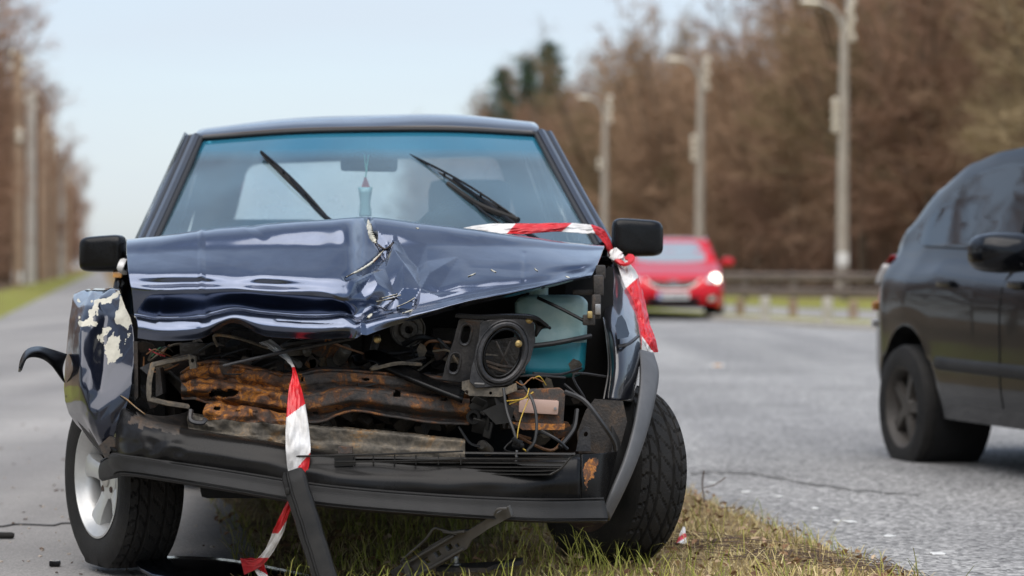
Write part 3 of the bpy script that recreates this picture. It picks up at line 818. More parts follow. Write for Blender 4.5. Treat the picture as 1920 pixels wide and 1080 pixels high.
# dark green pines above the wood
def pine(loc, h, seed, label):
    rr = random.Random(seed); root = thing('pine_tree', loc, label, 'tree')
    o0 = Vector(loc)
    MB().tube([o0 + Vector((0, 0, -0.3)), o0 + Vector((0.2, 0, h * 0.5)), o0 + Vector((0.1, 0, h * 0.96))], [0.24, 0.18, 0.05], 8).build('trunk', 'bark', root)
    vs_ = []; fs_ = []; br = MB(); tone = []
    for i in range(26):
        t = 0.66 + 0.34 * i / 25; az = i * 2.39 + rr.gauss(0, 0.3); L = (0.25 + 1.6 * (1.03 - t)) * rr.uniform(0.55, 1.35) * h / 9
        p = o0 + Vector((0.12, 0, h * t)); d = Vector((math.cos(az), math.sin(az), 0.18 + rr.gauss(0, 0.12)))
        br.tube([p, p + d * L * 0.5, p + d * L + Vector((0, 0, 0.15))], [0.05, 0.035, 0.015], 5)
        for c in range(5):
            cc = p + d * L * (0.35 + 0.65 * c / 4) + Vector((rr.gauss(0, 0.15), rr.gauss(0, 0.15), 0.1)); rad = rr.uniform(0.22, 0.5) * h / 13
            for n_ in range(60):
                q = cc + Vector((rr.gauss(0, 0.5), rr.gauss(0, 0.5), rr.gauss(0, 0.3))) * rad
                dd = ((q - cc).normalized() + Vector((0, 0, 0.4))).normalized() * 0.24
                a = Vector((rr.gauss(0, 1), rr.gauss(0, 1), rr.gauss(0, 1))).cross(dd).normalized() * 0.03
                o = len(vs_); vs_ += [q - a, q + a, q + dd]; fs_.append((o, o + 1, o + 2))
    br.build('branch', 'bark', root)
    ob = MB().add(vs_, fs_).build('crown', 'needles', root, smooth=False)
    at = ob.data.attributes.new('tone', 'FLOAT', 'POINT'); at.data.foreach_set('value', [noise.noise(v * 0.9) * 0.8 + 0.5 for v in vs_])
    return root
def pine_at(px, py, Y, seed, label):
    top = W(px, py, Y); return pine((top.x, Y, -0.1), top.z + 0.1, seed, label)
pine_at(1030, 90, 178, 31, 'tall dark green pine with a bare-necked top rising above the brown wood')
pine_at(940, 138, 186, 32, 'lower dark green pine at the end of the brown wood')
pine_at(985, 118, 182, 33, 'dark green pine standing between two other pines above the wood')

# ------------------------------------------------------------------ poles, lamps, rails, bollards
def lamp_pole(loc, h, label, ins_low=4):
    o0 = Vector(loc); root = thing('street_lamp', loc, label, 'street lamp', 'street lamps along the guardrail')
    P = lambda x, y, z: o0 + Vector((x, y, z))
    MB().tube([P(0, 0, -0.1), P(0.02, 0, h * 0.5), P(0.06, 0, h - 0.55)], [0.21, 0.17, 0.13], 12).build('post', 'concrete_pole', root)
    MB().tube(spl([P(0.06, 0, h - 1.5), P(-0.05, 0, h - 0.75), P(-0.30, 0, h - 0.30), P(-0.72, 0, h - 0.12)], 14), 0.055, 8).build('lamp_arm', 'galvanised', root)
    hd = MB()
    rows = []
    for k in range(9):
        t = k / 8; w = 0.17 * math.sin(math.pi * (0.12 + 0.76 * t)) ** 0.6
        c = P(-0.66 - 0.62 * t, 0, h - 0.13 + 0.05 * t)
        rows.append([c + Vector((0, math.cos(a) * w, math.sin(a) * w * 0.55)) for a in [2 * math.pi * j / 10 for j in range(10)]])
    hd.grid(rows, close_v=True); hd.f.append(tuple(range(10))); hd.f.append(tuple(80 + j for j in range(10))[::-1])
    hd.build('lamp_head', 'lamp_head', root)
    def ins(x, z):
        m = Matrix.Translation(P(x, -0.05, z)) @ Matrix.Rotation(-math.pi / 2, 4, 'Y')
        MB().lathe([(0.01, -0.12), (0.10, -0.10), (0.12, -0.02), (0.07, 0.02), (0.11, 0.05), (0.05, 0.12), (0.0, 0.13)], m, 10).build('insulator', 'insulator', root)
    for k in range(5):
        ins(0.14 + (0.09 if k % 2 else 0.16), h - 0.1 - 0.27 * k)
    for k in range(ins_low):
        ins(-0.24, h * 0.655 - 0.27 * k)
    MB().tube([P(0.10, 0, h - 1.5), P(0.16, 0, h + 0.05)], 0.05, 6).build('mast_bracket', 'galvanised', root)
    return root
for i, (px, py, Y, lab) in enumerate(((1580, 0, 79, 'concrete street lamp with insulators and a small white box near its foot'),
                                      (1312, 108, 100, 'street lamp rising above the red car behind the wreck mirror'),
                                      (1133, 180, 122, 'slim street lamp seen closest to the wreck roof pillar'))):
    t = W(px, py, Y); lp = lamp_pole((t.x, Y, -0.08), t.z + 0.1, lab, 4 if i < 2 else 2)
    if i == 0:
        MB().box(Vector((t.x - 0.03, Y - 0.24, W(0, 487, Y).z)), (0.34, 0.10, 0.42), bev=0.03).build('meter_box', 'white_paint', lp)
simple('pole_brown', (0.30, 0.20, 0.13), 0.9, col2=(0.42, 0.30, 0.20), vscale=2)
simple('pole_grey', (0.46, 0.42, 0.36), 0.9, col2=(0.56, 0.51, 0.44), vscale=2)
for i, (px, py, Y, mt) in enumerate(((33, 95, 97, 'pole_brown'), (58, 165, 117, 'pole_grey'), (81, 212, 137, 'pole_brown'), (99, 255, 160, 'pole_brown'), (115, 292, 190, 'pole_grey'), (127, 325, 225, 'pole_brown'))):
    t = W(px, py, Y); o0 = Vector((t.x, Y, -0.08)); h = t.z + 0.08
    lab = ['brown wooden pole with a pale insulator cluster and a white plate low on it', 'pale grey pole between two brown poles beside the cycle path', 'brown wooden pole right behind the pale grey pole', 'slim brown pole in the far row by the cycle path', 'thin grey pole far along the cycle path', 'last thin brown pole before the trees close in'][i]
    root = thing('utility_pole', o0, lab, 'pole', 'utility poles along the cycle path')
    MB().tube([o0 + Vector((0, 0, -0.2)), o0 + Vector((0.02, 0, h))], [0.25, 0.19], 10).build('post', mt, root)
    for k in range(4):
        m = Matrix.Translation(o0 + Vector((0.22 if k % 2 else -0.2, -0.05, h - 0.1 - 0.24 * k))) @ Matrix.Rotation(-math.pi / 2, 4, 'Y')
        MB().lathe([(0.01, -0.12), (0.10, -0.10), (0.12, -0.02), (0.07, 0.02), (0.05, 0.12), (0.0, 0.13)], m, 9).build('insulator', 'insulator', root)
    if i == 0:
        MB().box(o0 + Vector((0.05, -0.2, 0.55)), (0.36, 0.05, 0.45), bev=0.01).build('plate', 'white_paint', root)
        for k in range(2):
            m = Matrix.Translation(o0 + Vector((0.1, -0.2, h * 0.66 - 0.25 * k))) @ Matrix.Rotation(-math.pi / 2, 4, 'Y')
            MB().lathe([(0.01, -0.14), (0.13, -0.10), (0.15, 0), (0.06, 0.12), (0.0, 0.13)], m, 9).build('insulator', 'insulator', root)
# white marker post by the cycle path
b0 = W(97, 527, 168); b0.z = -0.05
root = thing('marker_post', b0, 'short white marker post on the grass beside the cycle path', 'post')
MB().box(b0 + Vector((0, 0, 0.58)), (0.42, 0.32, 1.25), bev=0.08).build('post', 'white_paint', root)
MB().box(b0 + Vector((0, -0.17, 0.95)), (0.30, 0.03, 0.16), bev=0.01).build('band', 'black_plastic', root)
# guardrail: W-beam on posts, two beams
g0, g1 = Vector((17.5, 56.5, 0)), Vector((2.2, 75.0, 0))
gd = (g1 - g0).normalized(); gn = Vector((gd.y, -gd.x, 0)); gn = gn if gn.y < 0 else -gn
gm = (g0 + g1) / 2
rail = thing('guardrail', (gm.x, gm.y, -0.05), 'long brown grey two-rail guardrail in front of the wood', 'guardrail')
def beam(z, hgt):
    prof = [(0.0, -0.5), (0.05, -0.42), (0.06, -0.22), (0.0, -0.08), (0.0, 0.08), (0.06, 0.22), (0.05, 0.42), (0.0, 0.5)]
    mbb = MB(); rws = []
    for k in range(25):
        p = g0.lerp(g1, k / 24); rws.append([p + gn * (0.08 + a) + Vector((0, 0, z + b * hgt)) for a, b in prof])
    mbb.grid(rws); return mbb
beam(0.60, 0.22).build('rail_beam', 'brown_rail', rail, solid=0.006)
beam(0.20, 0.24).build('rail_beam', 'brown_rail', rail, solid=0.006)
for k in range(13):
    p = g0.lerp(g1, (k + 0.5) / 13)
    MB().box(p + Vector((0, 0, 0.33)), (0.12, 0.12, 0.82), rot=(0, 0, math.atan2(gd.y, gd.x)), bev=0.01).build('rail_post', 'brown_rail', rail)
# bollards
def bollard(px, py, h, mat, label, r=0.085):
    Y = F * CAMZ / (py - HOR) ; b = Vector(((px - 960) / F * Y, Y, -0.03)); root = thing('bollard', b, label, 'bollard', 'bollards on the grass strip')
    m = Matrix.Translation(b) @ Matrix.Rotation(-math.pi / 2, 4, 'Y')
    MB().lathe([(r * 0.9, -0.05), (r, 0.0), (r, h * 0.86)], m, 14).build('shaft', mat, root)
    MB().lathe([(r, h * 0.86), (r * 1.02, h * 0.88), (r * 0.9, h * 0.97), (r * 0.4, h), (0, h)], m, 14).build('cap', mat, root)
bollard(1435, 600, 0.42, 'concrete', 'pale concrete bollard nearer the red car')
bollard(1552, 606, 0.43, 'concrete', 'pale concrete bollard midway between the red and black cars')
bollard(1487, 589, 0.30, 'wood_pole', 'weathered brown bollard between the two pale bollards')
bollard(1388, 587, 0.30, 'wood_pole', 'weathered brown bollard beside the red car')
bollard(1600, 593, 0.30, 'wood_pole', 'weathered brown bollard nearest the black car tail')
# road stud catching the light
b = W(1345, 687, F * (CAMZ + 0.04) / 187.0)
root = thing('road_stud', b, 'small pale amber road stud out on the asphalt', 'road stud')
MB().box(b + Vector((0, 0, 0.008)), (0.11, 0.10, 0.018), bev=0.006).build('base', 'white_paint', root)
simple('amber_lens', (0.85, 0.42, 0.12), 0.2, coat=1.0)
MB().box(b + Vector((0, -0.048, 0.012)), (0.07, 0.012, 0.012), bev=0.003).build('lens', 'amber_lens', root)
# ------------------------------------------------------------------ the wrecked pickup
def to_px(v):
    return 960 + v.x / v.y * F, HOR - (v.z - CAMZ) / v.y * F
def inpoly(poly, jit=0.0, sc=0.06):
    def t(x, y):
        if jit:
            x, y = x + jit * noise.noise(Vector((x * sc, y * sc, 1.3))), y + jit * noise.noise(Vector((x * sc, y * sc, 8.1)))
        ins = False; j = len(poly) - 1
        for i in range(len(poly)):
            xi, yi = poly[i][:2]; xj, yj = poly[j][:2]
            if (yi > y) != (yj > y) and x < (xj - xi) * (y - yi) / (yj - yi) + xi: ins = not ins
            j = i
        return ins
    return t
def segd(x, y, s):
    x1, y1, x2, y2 = s
    dx, dy = x2 - x1, y2 - y1; l = dx * dx + dy * dy
    t = max(0, min(1, ((x - x1) * dx + (y - y1) * dy) / l)) if l else 0
    return math.hypot(x - x1 - t * dx, y - y1 - t * dy)
def zoned(mb, zones=(), cut=None):
    """returns (faces kept, slot index per face); decided by where a face centre lies"""
    keep = []; slots = []
    for f in mb.f:
        c = Vector((0, 0, 0))
        for i in f: c += mb.v[i]
        c /= len(f); x, y = to_px(c)
        if cut and cut(x, y): continue
        s = 0
        for k, (m_, t) in enumerate(zones):
            if t(x, y): s = k + 1
        keep.append(f); slots.append(s)
    mb.f = keep
    return slots
def zbuild(mb, name, mat, parent, zones=(), cut=None, **kw):
    slots = zoned(mb, zones, cut)
    o = mb.build(name, mat, parent, **kw)
    for m_, t in zones: o.data.materials.append(M[m_])
    if len(o.data.polygons) == len(slots):
        o.data.polygons.foreach_set('material_index', slots); o.data.update()
    return o
def psheet(name, mat, parent, ctrl, nu=20, nv=20, fn=None, zones=(), cut=None, **kw):
    mb = MB(); mb.grid(sheet(ctrl, nu, nv, fn))
    kw.setdefault('solid', 0.004); kw.setdefault('angle', 55)
    return zbuild(mb, name, mat, parent, zones, cut, **kw)
def pplate(name, mat, parent, outer, Y, holes=(), thick=0.005, Yf=None, **kw):
    g = (lambda x, y: Y) if Yf is None else Yf
    loops = [[W(x, y, g(x, y)) for x, y in l] for l in (outer, *holes)]
    kw.setdefault('smooth', False)
    return MB().plate(loops, (0, thick, 0)).build(name, mat, parent, **kw)
def ptube(name, mat, parent, pts, r, n=24, seg=8, flat=1.0):
    q = spl([W3(p) for p in pts], n)
    rad = [r[0] + (r[1] - r[0]) * i / (n - 1) for i in range(n)] if isinstance(r, tuple) else r
    return MB().tube(q, rad, seg, flat=flat).build(name, mat, parent)
def ell(cx, cy, rx, ry, rot=0, n=28):
    c, s = math.cos(rot), math.sin(rot)
    return [(cx + rx * math.cos(a) * c - ry * math.sin(a) * s, cy + rx * math.cos(a) * s + ry * math.sin(a) * c) for a in [2 * math.pi * k / n for k in range(n)]]
def slot(cx, cy, w, h, rot=0, n=6):
    r = w / 2; out = []
    for k in range(n + 1): a = math.pi * k / n; out.append((r * math.cos(a), (h / 2 - r) + r * math.sin(a)))
    for k in range(n + 1): a = math.pi + math.pi * k / n; out.append((r * math.cos(a), -(h / 2 - r) + r * math.sin(a)))
    c, s = math.cos(rot), math.sin(rot)
    return [(cx + x * c - y * s, cy + x * s + y * c) for x, y in out]

OC = Vector((-0.443, 7.75, 0.0))
EX = Vector((0.9988, 0.049, 0.020)); EY = Vector((-0.049, 0.9988, 0.0)); EZ = Vector((-0.020, 0.0, 1.0))
def C(x, y, z): return OC + EX * x + EY * y + EZ * z

car = thing('wrecked_pickup', OC, 'dark navy pickup with crumpled bonnet and torn-off front standing half on the verge', 'pickup truck')

# ---- bonnet: buckled sheet rolled over at the front
HS = [  # stations, left to right: (x, [y at v], [Y at v])
 ((237, 237, 238, 240, 243, 247, 251, 255, 258), (455, 450, 478, 507, 532, 550, 588, 616, 634), (8.36, 7.98, 7.62, 7.28, 7.12, 7.06, 7.13, 7.00, 7.02)),
 ((300, 300, 301, 302, 303, 304, 305, 306, 307), (450, 443, 476, 509, 534, 550, 590, 614, 640), (8.34, 8.00, 7.63, 7.27, 7.11, 7.05, 7.14, 6.99, 7.01)),
 ((378, 378, 378, 378, 378, 378, 378, 378, 378), (446, 432, 472, 510, 533, 547, 592, 612, 635), (8.32, 8.02, 7.63, 7.26, 7.10, 7.04, 7.14, 6.99, 7.03)),
 ((437, 437, 437, 437, 437, 437, 437, 437, 437), (444, 425, 470, 511, 534, 549, 584, 598, 607), (8.32, 8.03, 7.63, 7.26, 7.10, 7.04, 7.12, 7.02, 7.02)),
 ((500, 500, 500, 500, 500, 500, 500, 500, 500), (442, 420, 468, 512, 536, 551, 592, 612, 631), (8.30, 8.03, 7.63, 7.26, 7.10, 7.04, 7.14, 6.99, 7.02)),
 ((590, 590, 590, 590, 590, 590, 590, 590, 590), (441, 413, 466, 513, 540, 556, 594, 613, 636), (8.30, 8.03, 7.63, 7.26, 7.11, 7.05, 7.14, 6.99, 7.02)),
 ((650, 650, 650, 650, 648, 646, 645, 648, 650), (441, 409, 464, 515, 546, 565, 592, 608, 634), (8.30, 8.02, 7.63, 7.27, 7.13, 7.07, 7.09, 7.02, 7.03)),
 ((690, 690, 692, 694, 694, 690, 684, 680, 677), (441, 407, 462, 512, 548, 576, 596, 612, 632), (8.30, 8.00, 7.62, 7.30, 7.18, 7.12, 7.08, 7.03, 7.02)),
 ((760, 760, 762, 764, 764, 762, 758, 752, 745), (442, 414, 462, 503, 530, 556, 578, 596, 609), (8.30, 8.02, 7.66, 7.42, 7.30, 7.20, 7.12, 7.06, 7.06)),
 ((870, 870, 870, 870, 870, 870, 870, 868, 866), (444, 428, 462, 492, 514, 534, 553, 567, 577), (8.30, 8.05, 7.76, 7.52, 7.38, 7.27, 7.18, 7.10, 7.12)),
 ((1000, 1000, 1000, 1000, 1000, 1000, 1000, 999, 998), (450, 446, 466, 486, 502, 517, 530, 539, 546), (8.32, 8.10, 7.82, 7.60, 7.47, 7.36, 7.27, 7.20, 7.22)),
 ((1085, 1085, 1084, 1083, 1082, 1080, 1078, 1076, 1074), (460, 456, 470, 484, 496, 507, 516, 522, 528), (8.34, 8.14, 7.90, 7.68, 7.54, 7.43, 7.35, 7.29, 7.31)),
 ((1134, 1134, 1130, 1126, 1122, 1118, 1114, 1110, 1106), (464, 461, 470, 480, 490, 500, 509, 516, 521), (8.36, 8.18, 7.96, 7.74, 7.60, 7.49, 7.41, 7.35, 7.36)),
]
_yl = (8.30, 7.46, 7.25, 7.098, 7.070, 7.054, 7.11, 7.05, 7.022, 7.042)
for _i in range(len(HS)):
    _x, _y, _Y = HS[_i]
    if _i <= 6:
        _b = _y[8]; _lip = (578, 585, 596, 606) if _i == 3 else (_b - 46, _b - 39, _b - 20, _b)
        HS[_i] = (_x + (_x[8],), _y[:4] + (_y[4] - 2, _y[5] - 2) + _lip, tuple(q + (0.02 if _i == 0 and k > 0 else 0) + (((_i * 37 + k * 17) % 11 - 5) * 0.0016 if 1 < k < 7 else 0) for k, q in enumerate(_yl)))
    else:
        _Y = tuple(_Y[k] if k in (0, 8) else _Y[8] + (_Y[k] - _Y[8]) * (0.62 if _Y[k] > _Y[8] + 0.12 else 1.0) for k in range(9))
        ins = lambda t: t[:7] + ((t[6] + t[7]) / 2,) + t[7:]
        HS[_i] = (ins(_x), ins(_y), ins(_Y))
folds = [  # x1, y1, x2, y2, amplitude m (toward camera +), half width px
 (690, 405, 700, 440, -0.026, 9), (700, 440, 722, 465, -0.022, 10), (722, 465, 690, 500, -0.030, 12), (690, 500, 650, 519, -0.018, 10), (722, 465, 738, 452, -0.012, 8),
 (676, 608, 678, 634, 0.014, 10), (690, 590, 770, 572, -0.008, 12),
 (378, 425, 378, 545, 0.007, 8), (378, 540, 384, 600, -0.005, 12), (285, 470, 440, 500, 0.0025, 14), (480, 520, 640, 528, 0.002, 12), (300, 600, 372, 606, 0.006, 9), (520, 600, 640, 606, -0.005, 9), (983, 475, 982, 525, -0.004, 5), (640, 560, 668, 592, -0.010, 20),
 (470, 420, 495, 438, -0.006, 14), (800, 545, 1090, 520, -0.003, 9), (840, 440, 890, 452, 0.004, 12), (885, 500, 990, 508, -0.003, 14),
]
from mathutils.geometry import delaunay_2d_cdt
_cp = [(640, 520, 0), (668, 470, 0), (690, 440, 0), (740, 440, 0), (800, 458, 0), (860, 480, 0), (905, 520, 0), (885, 553, 0), (830, 575, 0), (765, 597, 0), (705, 622, 0), (670, 604, 0), (652, 562, 0), (665, 532, 0.004),
 (722, 465, -0.016), (738, 472, 0.014), (757, 503, 0.024), (801, 488, -0.002), (768, 479, -0.020), (782, 492, -0.022), (690, 500, -0.018), (676, 538, -0.020), (690, 563, -0.010), (708, 540, 0.018), (735, 532, -0.012), (757, 548, 0.018),
 (790, 543, 0.004), (806, 518, 0.012), (820, 541, -0.014), (861, 550, 0.004), (828, 560, 0.006), (776, 556, -0.018), (742, 560, 0.006), (718, 572, -0.012), (702, 585, 0.008), (700, 518, 0.010), (722, 500, -0.012), (735, 585, 0.008), (785, 572, 0.006)]
_dt = delaunay_2d_cdt([Vector((a, b)) for a, b, c in _cp], [], [], 0, 1e-4)
_tris = [tuple(t) for t in _dt[2]]; _orig = [o[0] for o in _dt[3]]
def crush(x, y):
    if not (638 < x < 907 and 438 < y < 624): return 0.0
    for t in _tris:
        (x0, y0, d0), (x1, y1, d1), (x2, y2, d2) = (_cp[_orig[k]] for k in t)
        den = (y1 - y2) * (x0 - x2) + (x2 - x1) * (y0 - y2)
        if abs(den) < 1e-9: continue
        a = ((y1 - y2) * (x - x2) + (x2 - x1) * (y - y2)) / den; b = ((y2 - y0) * (x - x2) + (x0 - x2) * (y - y2)) / den
        if a >= -1e-6 and b >= -1e-6 and a + b <= 1 + 1e-6: return a * d0 + b * d1 + (1 - a - b) * d2
    return 0.0
def hood_fn(p, u, v):
    x, y = to_px(p); d = 0.0
    if v > 0.15: d += 0.85 * crush(x, y)
    if v > 0.1:
        for (x1, y1, x2, y2, a, w) in folds:
            q = segd(x, y, (x1, y1, x2, y2))
            if q < w:
                k = 1 - q / w; d += 0.62 * a * (k if w < 18 else k * k * (3 - 2 * k))
    d += 0.0026 * noise.noise(Vector((x * 0.012, y * 0.016, 0))) + 0.0011 * noise.noise(Vector((x * 0.035, y * 0.04, 4)))
    return p + Vector((0, -0.62, 0.78)) * d
ctrl = [[(xs[k], yv[k], Yv[k]) for k in range(10)] for xs, yv, Yv in HS]
crack = lambda x, y: (segd(x, y, (690, 408, 695, 436)) < 5.0 + 2.5 * noise.noise(Vector((x * .1, y * .1, 0)))) or (segd(x, y, (696, 436, 706, 455)) < 3.0) or (min(segd(x, y, (718, 468, 690, 498)), segd(x, y, (690, 498, 650, 519))) < 2.6 + 1.8 * noise.noise(Vector((x * .2, y * .2, 0))))
scr = lambda x, y: (700 < x < 790 and 545 < y < 590 and noise.noise(Vector((x * 0.25 + y * 0.35, y * 0.9, 0))) > 0.50) or (segd(x, y, (668, 592, 690, 600)) < 4 and noise.noise(Vector((x * .3, y * .3, 0))) > 0.1)
gap_c = lambda x, y: segd(x, y, (700, 450, 721, 467)) < 2.2 or (segd(x, y, (705, 490, 655, 517)) < 1.5 and noise.noise(Vector((x * .12, 0, 0))) > 0.05)
hood = psheet('bonnet', 'hood_paint', car, ctrl, 420, 190, hood_fn, solid=0.004, angle=11)
hood['label'] = 'buckled dark blue bonnet torn along a pale crack'

from mathutils.bvhtree import BVHTree
_hm = MB().grid(sheet(ctrl, 200, 100, hood_fn)); _hb = BVHTree.FromPolygons(_hm.v, _hm.f)
CAMP = Vector((0, 0, CAMZ))
def on_hood(px, py, off):
    d = (W(px, py, 7.0) - CAMP).normalized(); h = _hb.ray_cast(CAMP, d)
    return (h[0] - d * off) if h[0] is not None else W(px, py, 7.3)
def hood_ribbon(name, mat, pts, w0, seed, off=0.004, n=70):
    rr = random.Random(seed); c = spl([Vector((x, y, 0)) for x, y in pts], n); A = []; Bb = []; Cc = []
    for i, p in enumerate(c):
        t = (c[min(i + 1, n - 1)] - c[max(i - 1, 0)]).normalized(); nn = Vector((-t.y, t.x, 0))
        e = max(0.15, min(1, 4 * i / n, 4 * (1 - i / n)))
        wa = w0 * e * (0.55 + 0.5 * noise.noise(Vector((i * 0.33, seed, 0))) + rr.uniform(0, 0.35)); wb = w0 * e * (0.55 + 0.5 * noise.noise(Vector((i * 0.37, seed, 5))) + rr.uniform(0, 0.35))
        A.append(on_hood(p.x + nn.x * wa, p.y + nn.y * wa, off)); Cc.append(on_hood(p.x, p.y, off + 0.003)); Bb.append(on_hood(p.x - nn.x * wb, p.y - nn.y * wb, off))
    return MB().grid([A, Cc, Bb]).build(name, mat, hood, solid=0.002, angle=25)
hood_ribbon('torn_edge', 'bare_metal', [(690, 410), (692, 422), (695, 436), (700, 448), (706, 456)], 6.0, 1)
hood_ribbon('torn_edge', 'bare_metal', [(722, 466), (712, 478), (698, 492), (682, 503), (664, 512), (650, 519)], 3.2, 2)
hood_ribbon('tear_gap', 'grime_dark', [(704, 452), (712, 461), (722, 467), (732, 460), (738, 453)], 2.6, 3, 0.005)
hood_ribbon('tear_gap', 'rust_orange', [(714, 478), (700, 492)], 1.6, 4, 0.0075, 24)
hood_ribbon('tear_gap', 'grime_dark', [(664, 512), (652, 518)], 1.8, 5, 0.0075, 20)
for i, pts in enumerate(([(706, 566), (730, 560), (752, 553)], [(745, 575), (765, 566), (778, 558)], [(755, 587), (775, 580)], [(716, 559), (745, 551)], [(688, 596), (698, 588)], [(878, 518), (892, 512)], [(1002, 503), (1008, 508)], [(920, 505), (930, 510)], [(1060, 518), (1068, 520)], [(780, 427), (786, 428)])):
    hood_ribbon('paint_scratch', 'bare_metal', pts, 1.3 if i != 4 else 3.0, 20 + i, 0.003, 18)

# ---- fenders
FL = [
 ((150, 556, 8.25), (170, 550, 8.2), (200, 548, 8.15), (228, 547, 8.1)),
 ((139, 549, 7.80), (165, 542, 7.72), (196, 540, 7.62), (222, 541, 7.5)),
 ((134, 572, 7.62), (160, 570, 7.46), (195, 574, 7.44), (233, 572, 7.38)),
 ((128, 620, 7.50), (152, 607, 7.33), (195, 603, 7.37), (247, 606, 7.30)),
 ((123, 680, 7.45), (150, 664, 7.24), (196, 672, 7.29), (252, 648, 7.26)),
 ((120, 735, 7.42), (150, 730, 7.22), (186, 748, 7.20), (250, 700, 7.23)),
 ((130, 778, 7.40), (156, 782, 7.26), (182, 800, 7.19), (243, 745, 7.21)),
 ((158, 812, 7.40), (178, 828, 7.30), (198, 842, 7.22), (226, 792, 7.20)),
]
def facet_sheet(ctrl, cu, cv, sub, amp, seed):
    """crushed sheet metal: coarse jittered triangles, each subdivided, so creases stay sharp"""
    rr = random.Random(seed); g = sheet(ctrl, cu, cv)
    for i in range(cu):
        for j in range(cv):
            e = 0.3 if i in (0, cu - 1) or j in (0, cv - 1) else 1.0
            k = amp * e * (1.0 if i < cu * 0.40 else 0.05)
            g[i][j] = g[i][j] + Vector((rr.gauss(0, k * 0.6), rr.gauss(0, k), rr.gauss(0, k * 0.6)))
    mb = MB()
    def tri(A, Bq, Cq):
        idx = {}; o = len(mb.v)
        for a_ in range(sub + 1):
            for b_ in range(sub + 1 - a_):
                idx[(a_, b_)] = o + len(idx); mb.v.append(A + (Bq - A) * (a_ / sub) + (Cq - A) * (b_ / sub))
        for a_ in range(sub):
            for b_ in range(sub - a_):
                mb.f.append((idx[(a_, b_)], idx[(a_ + 1, b_)], idx[(a_, b_ + 1)]))
                if a_ + b_ < sub - 1: mb.f.append((idx[(a_ + 1, b_)], idx[(a_ + 1, b_ + 1)], idx[(a_, b_ + 1)]))
    for i in range(cu - 1):
        for j in range(cv - 1):
            p, q, r, t = g[i][j], g[i + 1][j], g[i + 1][j + 1], g[i][j + 1]
            if (i + j) % 2: tri(p, q, r); tri(p, r, t)
            else: tri(p, q, t); tri(q, r, t)
    bm = bmesh.new(); vv = [bm.verts.new(v) for v in mb.v]
    for f in mb.f:
        try: bm.faces.new([vv[i] for i in f])
        except ValueError: pass
    bmesh.ops.remove_doubles(bm, verts=bm.verts, dist=1e-5)
    for _ in range(9): bmesh.ops.smooth_vert(bm, verts=[v for v in bm.verts if not v.is_boundary], factor=0.5, use_axis_x=True, use_axis_y=True, use_axis_z=True)
    bm.verts.index_update()
    out = MB(); out.v = [v.co.copy() for v in bm.verts]; out.f = [tuple(v.index for v in f.verts) for f in bm.faces]; bm.free()
    return out
z1 = inpoly([(186, 638), (193, 611), (215, 620), (241, 628), (238, 646), (222, 670), (206, 684), (202, 659)], 10, 0.07)
_z1 = z1; z1 = lambda x, y: _z1(x, y) and noise.fractal(Vector((x * 0.05 + y * 0.02, y * 0.028, 2)), 1.0, 2.0, 4) > -0.16
z2 = inpoly([(218, 598), (220, 567), (235, 540), (250, 545), (256, 604), (237, 622)], 8, 0.08)
z3 = lambda x, y: min(segd(x, y, (182, 566, 207, 563)), segd(x, y, (207, 563, 240, 531)), segd(x, y, (182, 566, 168, 604)), segd(x, y, (150, 606, 178, 606))) < 4.5 + 5 * noise.noise(Vector((x * .12, y * .12, 3)))
z4 = lambda x, y: 140 < x < 190 and 560 < y < 612 and noise.noise(Vector((x * .14, y * .10, 6))) > 0.42
zbuild(facet_sheet(FL, 14, 7, 12, 0.0062, 8), 'front_fender', 'fender_paint', car, [('bare_metal', z1), ('bare_metal', z2), ('bare_metal', z3), ('bare_metal', z4)], None, solid=0.004, angle=38)['label'] = 'crushed front fender with bare metal showing through the paint'
FRc = [
 ((1150, 482, 8.25), (1146, 540, 7.95), (1131, 596, 7.62), (1136, 632, 7.48), (1141, 690, 7.38), (1133, 748, 7.32)),
 ((1156, 486, 8.24), (1153, 542, 7.92), (1146, 600, 7.55), (1150, 640, 7.38), (1153, 695, 7.30), (1146, 750, 7.27)),
 ((1166, 490, 8.24), (1170, 548, 7.95), (1174, 604, 7.60), (1176, 640, 7.42), (1176, 700, 7.33), (1167, 752, 7.30)),
 ((1174, 496, 8.28), (1190, 556, 8.08), (1200, 612, 7.80), (1203, 648, 7.58), (1198, 700, 7.48), (1186, 754, 7.43)),
 ((1170, 500, 8.40), (1180, 560, 8.40), (1190, 616, 8.20), (1196, 655, 7.95), (1194, 705, 7.80), (1180, 756, 7.70)),
]
psheet('front_fender', 'body_paint', car, FRc, 40, 50, solid=0.004)
ptube('fender_lip', 'steel', car, [(1131, 596, 7.60), (1137, 632, 7.46), (1141, 690, 7.36), (1132, 748, 7.30)], 0.0022, 24, 6)
rp = pplate('side_repeater', 'dark_glass', car, [(1158, 636), (1154, 612), (1158, 596), (1166, 591), (1173, 602), (1180, 625), (1178, 632)], 7.4, thick=0.02, Yf=lambda x, y: 7.50 - (y - 590) * 0.0035 - 0.012)
ptube('fender_seam', 'bracket_metal', car, [(1158, 650, 7.34), (1180, 644, 7.38), (1197, 630, 7.55)], 0.005, 10, 6)
